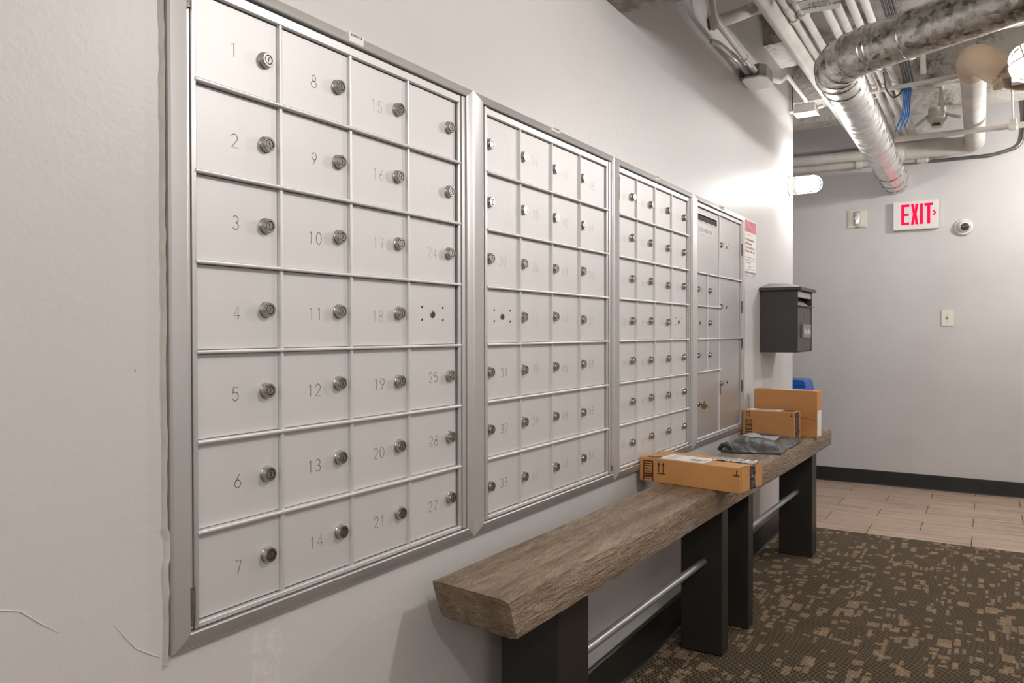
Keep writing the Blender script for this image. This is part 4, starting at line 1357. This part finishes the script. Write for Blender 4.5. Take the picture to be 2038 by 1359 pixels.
pipe('wall_pipe', [(-2.2, 6.10, 2.345), (0.614, 6.10, 2.337)], 0.031, 'pipe', 'painted pipe with a clamp along the far wall behind the duct end', 18, collars=[((0.194, 6.10, 2.341), (1, 0, 0), 0.022, 1.4), ((0.600, 6.10, 2.337), (1, 0, 0), 0.038, 1.35)])
pipe('conduit', [(0.655, 6.135, 2.308), (1.02, 6.135, 2.306), (1.18, 6.135, 2.345), (1.20, 6.135, 2.52), (1.20, 6.10, 2.718)], 0.0118, 'conduit_dark', 'bare grey conduit bending up the far wall at the right', 12, 0.06, 'conduit', collars=[((0.985, 6.135, 2.306), (1, 0, 0), 0.03, 1.15)])
pipe('waste_pipe', [(0.0005, 3.18, 2.402), (0.09, 3.22, 2.425), (0.158, 3.29, 2.472)], 0.026, 'pipe', 'short painted pipe stub coming out of the left wall', 16, 0.05, collars=[((0.025, 3.191, 2.4085), (1, 0.44, 0.25), 0.02, 1.12)])
# hangers
hang = [((0.716, 4.38, 2.41), (0.712, 4.20, 2.719), 0.014, 'painted flat hanger strap dropping onto the slim cross pipe'),
        ((0.775, 5.0, 2.33), (0.755, 5.0, 2.719), 0.0105, 'painted hanger tube with coupling above the smoke detector'),
        ((1.113, 5.25, 2.31), (1.100, 5.2, 2.719), 0.006, 'thin hanger rod holding the long cross pipe'),
        ((0.925, 4.05, 2.44), (0.900, 3.95, 2.60), 0.013, 'short painted hanger above the tan elbow')]
for a, b_, r_, l in hang:
    pipe('hanger', [a, b_], r_, 'pipe', l, 10, cat='hanger', group='ceiling hangers', collars=[(Vector(a).lerp(Vector(b_), 0.45), Vector(b_) - Vector(a), 0.014, 1.3)])
bm = new()
add_box(bm, (1.095, 5.228, 2.266), (1.131, 5.272, 2.325), 0, 0.004)
tag(obj('pipe_clamp', bm, 'pipe', None, False), 'square painted clamp on the long slim cross pipe', 'clamp')

# junction boxes and conduits along the left wall
jb = thing('junction_box', (0.06, 3.72, 2.28), 'octagonal junction box with white cover at the top of the mailbox wall', 'junction box', 'electrical boxes near the ceiling')
bm = new()
oc = [(0.012, 3.66), (0.030, 3.63), (0.095, 3.63), (0.120, 3.66), (0.120, 3.78), (0.095, 3.81), (0.030, 3.81), (0.012, 3.78)]
add_prism(bm, [(x, y, 2.300) for x, y in oc], (0, 0, 0.055))
obj('body', bm, 'conduit_dark', jb, False)
bm = new()
oc2 = [(0.066 + (x - 0.066) * 1.07, 3.72 + (y - 3.72) * 1.07) for x, y in oc]
add_prism(bm, [(x, y, 2.292) for x, y in oc2], (0, 0, 0.008))
obj('cover', bm, 'fitting', jb, False)
obj('bracket', box((0.0005, 3.66, 2.31), (0.014, 3.70, 2.36), 0.002), 'conduit_dark', jb, False)
pipe('conduit', [(0.070, 2.975, 2.715), (0.072, 2.985, 2.42), (0.075, 3.02, 2.35), (0.075, 3.58, 2.325), (0.075, 3.64, 2.322)], 0.0125, 'conduit', 'painted conduit looping down to the octagonal box', 12, 0.05, 'conduit', 'conduits on the mailbox wall', collars=[((0.075, 3.47, 2.331), (0, 1, -0.045), 0.02, 1.3)])
pipe('conduit', [(0.0005, 3.20, 2.335), (0.022, 3.24, 2.336), (0.034, 3.46, 2.337), (0.040, 3.64, 2.322)], 0.0125, 'conduit', 'painted conduit leaving the wall toward the octagonal box', 12, 0.03, 'conduit', 'conduits on the mailbox wall', collars=[((0.031, 3.42, 2.337), (0.05, 1, 0), 0.05, 1.2)])
pipe('conduit', [(0.10, 3.80, 2.327), (0.105, 4.00, 2.37), (0.105, 4.16, 2.445), (0.100, 4.66, 2.452), (0.100, 4.72, 2.44)], 0.0115, 'conduit', 'white conduit from the octagonal box to the flat box', 12, 0.02, 'conduit', 'conduits on the mailbox wall')
fb = thing('junction_box', (0.085, 4.76, 2.38), 'flat white junction box above the jar lamp', 'junction box', 'electrical boxes near the ceiling')
obj('body', box((0.03, 4.69, 2.392), (0.145, 4.80, 2.440), 0.004), 'conduit', fb, False)
obj('cover', box((0.024, 4.685, 2.386), (0.150, 4.804, 2.392), 0.001), 'fitting', fb, False)
obj('stub', tube([(0.0005, 4.72, 2.41), (0.03, 4.72, 2.41)], 0.011, 10), 'fitting', fb)
obj('stub', tube([(0.145, 4.75, 2.42), (0.178, 4.755, 2.425)], 0.011, 10), 'fitting', fb)
obj('mounting_rod', tube([(0.012, 4.735, 2.42), (0.012, 4.735, 2.62)], 0.003, 6), 'conduit_dark', fb)

# hand lettered cardboard sign laid under the pipes
tr = thing('cardboard_sign', (0.43, 3.21, 2.39), 'hand lettered trash compactor sign hung under the ceiling pipes', 'sign')
bm = new()
c4 = [Vector((0.358, 3.150, 2.400)), Vector((0.362, 3.265, 2.395)), Vector((0.494, 3.279, 2.395)), Vector((0.520, 3.150, 2.400))]
add_prism(bm, c4, (0, 0, 0.003))
obj('board', bm, 'pipe_grey', tr, False)
bm = text_mesh('TRASH\nCOMPACTOR', 0.030, 0.0003, 0.9)
for v in bm.verts:
    a_, b2, c_ = v.co
    v.co = Vector((0.430 + a_, 3.208 - b2, 2.3955 - c_))
obj('lettering', bm, 'ink', tr, False)

# smoke detector
sd = thing('smoke_detector', (0.72, 5.5, 2.37), 'cream smoke detector hanging from a round box behind the cross pipe', 'detector')
bm = new(); add_lathe(bm, [(0.048, 0.0), (0.050, 0.004), (0.050, 0.058), (0.0, 0.060)], (0.72, 5.5, 2.452), (0, 0, 1), 24); obj('mounting_box', bm, 'pipe', sd)
bm = new(); add_lathe(bm, [(0.0, 0.0), (0.028, 0.0), (0.034, 0.014), (0.040, 0.030), (0.055, 0.046), (0.055, 0.060), (0.0, 0.060)], (0.72, 5.5, 2.392), (0, 0, 1), 24); obj('cover', bm, 'cream', sd)
bm = new()
for k in range(-1, 3):
    for zz in (2.398, 2.406):
        x = 0.72 - 0.006 + k * 0.012 - 0.006
        add_box(bm, (x, 5.462 - (zz - 2.39) * 0.35, zz), (x + 0.008, 5.47, zz + 0.005))
obj('vent_slot', bm, 'ink', sd, False)
for sgn, l in ((1, 0.075), (-1, 0.07)):
    obj('conduit_stub', tube([(0.72 + sgn * 0.05, 5.5, 2.468), (0.72 + sgn * (0.05 + l), 5.5 - 0.05 * sgn, 2.427)], 0.011, 10), 'conduit', sd)
obj('stem', tube([(0.74, 5.5, 2.51), (0.745, 5.45, 2.719)], 0.012, 10), 'conduit', sd)

# cables
def cable(pts, r, m, label, group):
    tag(obj('cable', tube(bend(pts, 0.06, 5), r, 8), m, None), label, 'cable', group)
for i in range(5):
    q = i * 0.0085 - 0.017
    cable([(0.603 + q, 4.86 + q * 0.5, 2.520), (0.606 + q, 4.84 + q * 0.5, 2.455), (0.600 + q * 0.9, 4.88 + q * 0.5, 2.40 + abs(q)), (0.592 + q * 1.0, 4.92 + q, 2.34), (0.560 + q * 1.3, 4.95 + q, 2.262 + 0.014 * ((i * 3) % 5))], 0.0034, 'cable_blue', 'bright blue data cable hanging among the ceiling pipes', 'blue cables')
for i in range(4):
    x = 0.60 + 0.0135 * i
    cable([(x, 2.4, 2.56), (x, 3.6, 2.55), (x, 4.3, 2.53), (x - 0.003, 4.68, 2.52), (x - 0.003, 4.80, 2.50)], 0.0052, 'cable_black', 'black cable running along the ceiling behind the big duct', 'black cables')
cable([(0.49, 4.25, 2.43), (0.505, 4.50, 2.40), (0.480, 4.62, 2.385), (0.400, 4.60, 2.372)], 0.0032, 'cable_white', 'loose white cable looping past the slim cross pipe', None)
cable([(0.538, 4.35, 2.435), (0.530, 4.55, 2.40), (0.560, 4.62, 2.37), (0.60, 4.62, 2.40), (0.61, 4.60, 2.44)], 0.0042, 'cable_black', 'sagging black cable looped over the slim cross pipe', None)
cable([(0.545, 4.93, 2.30), (0.535, 5.2, 2.33), (0.50, 5.3, 2.40)], 0.003, 'cable_white', 'thin white cable end below the blue cables', None)
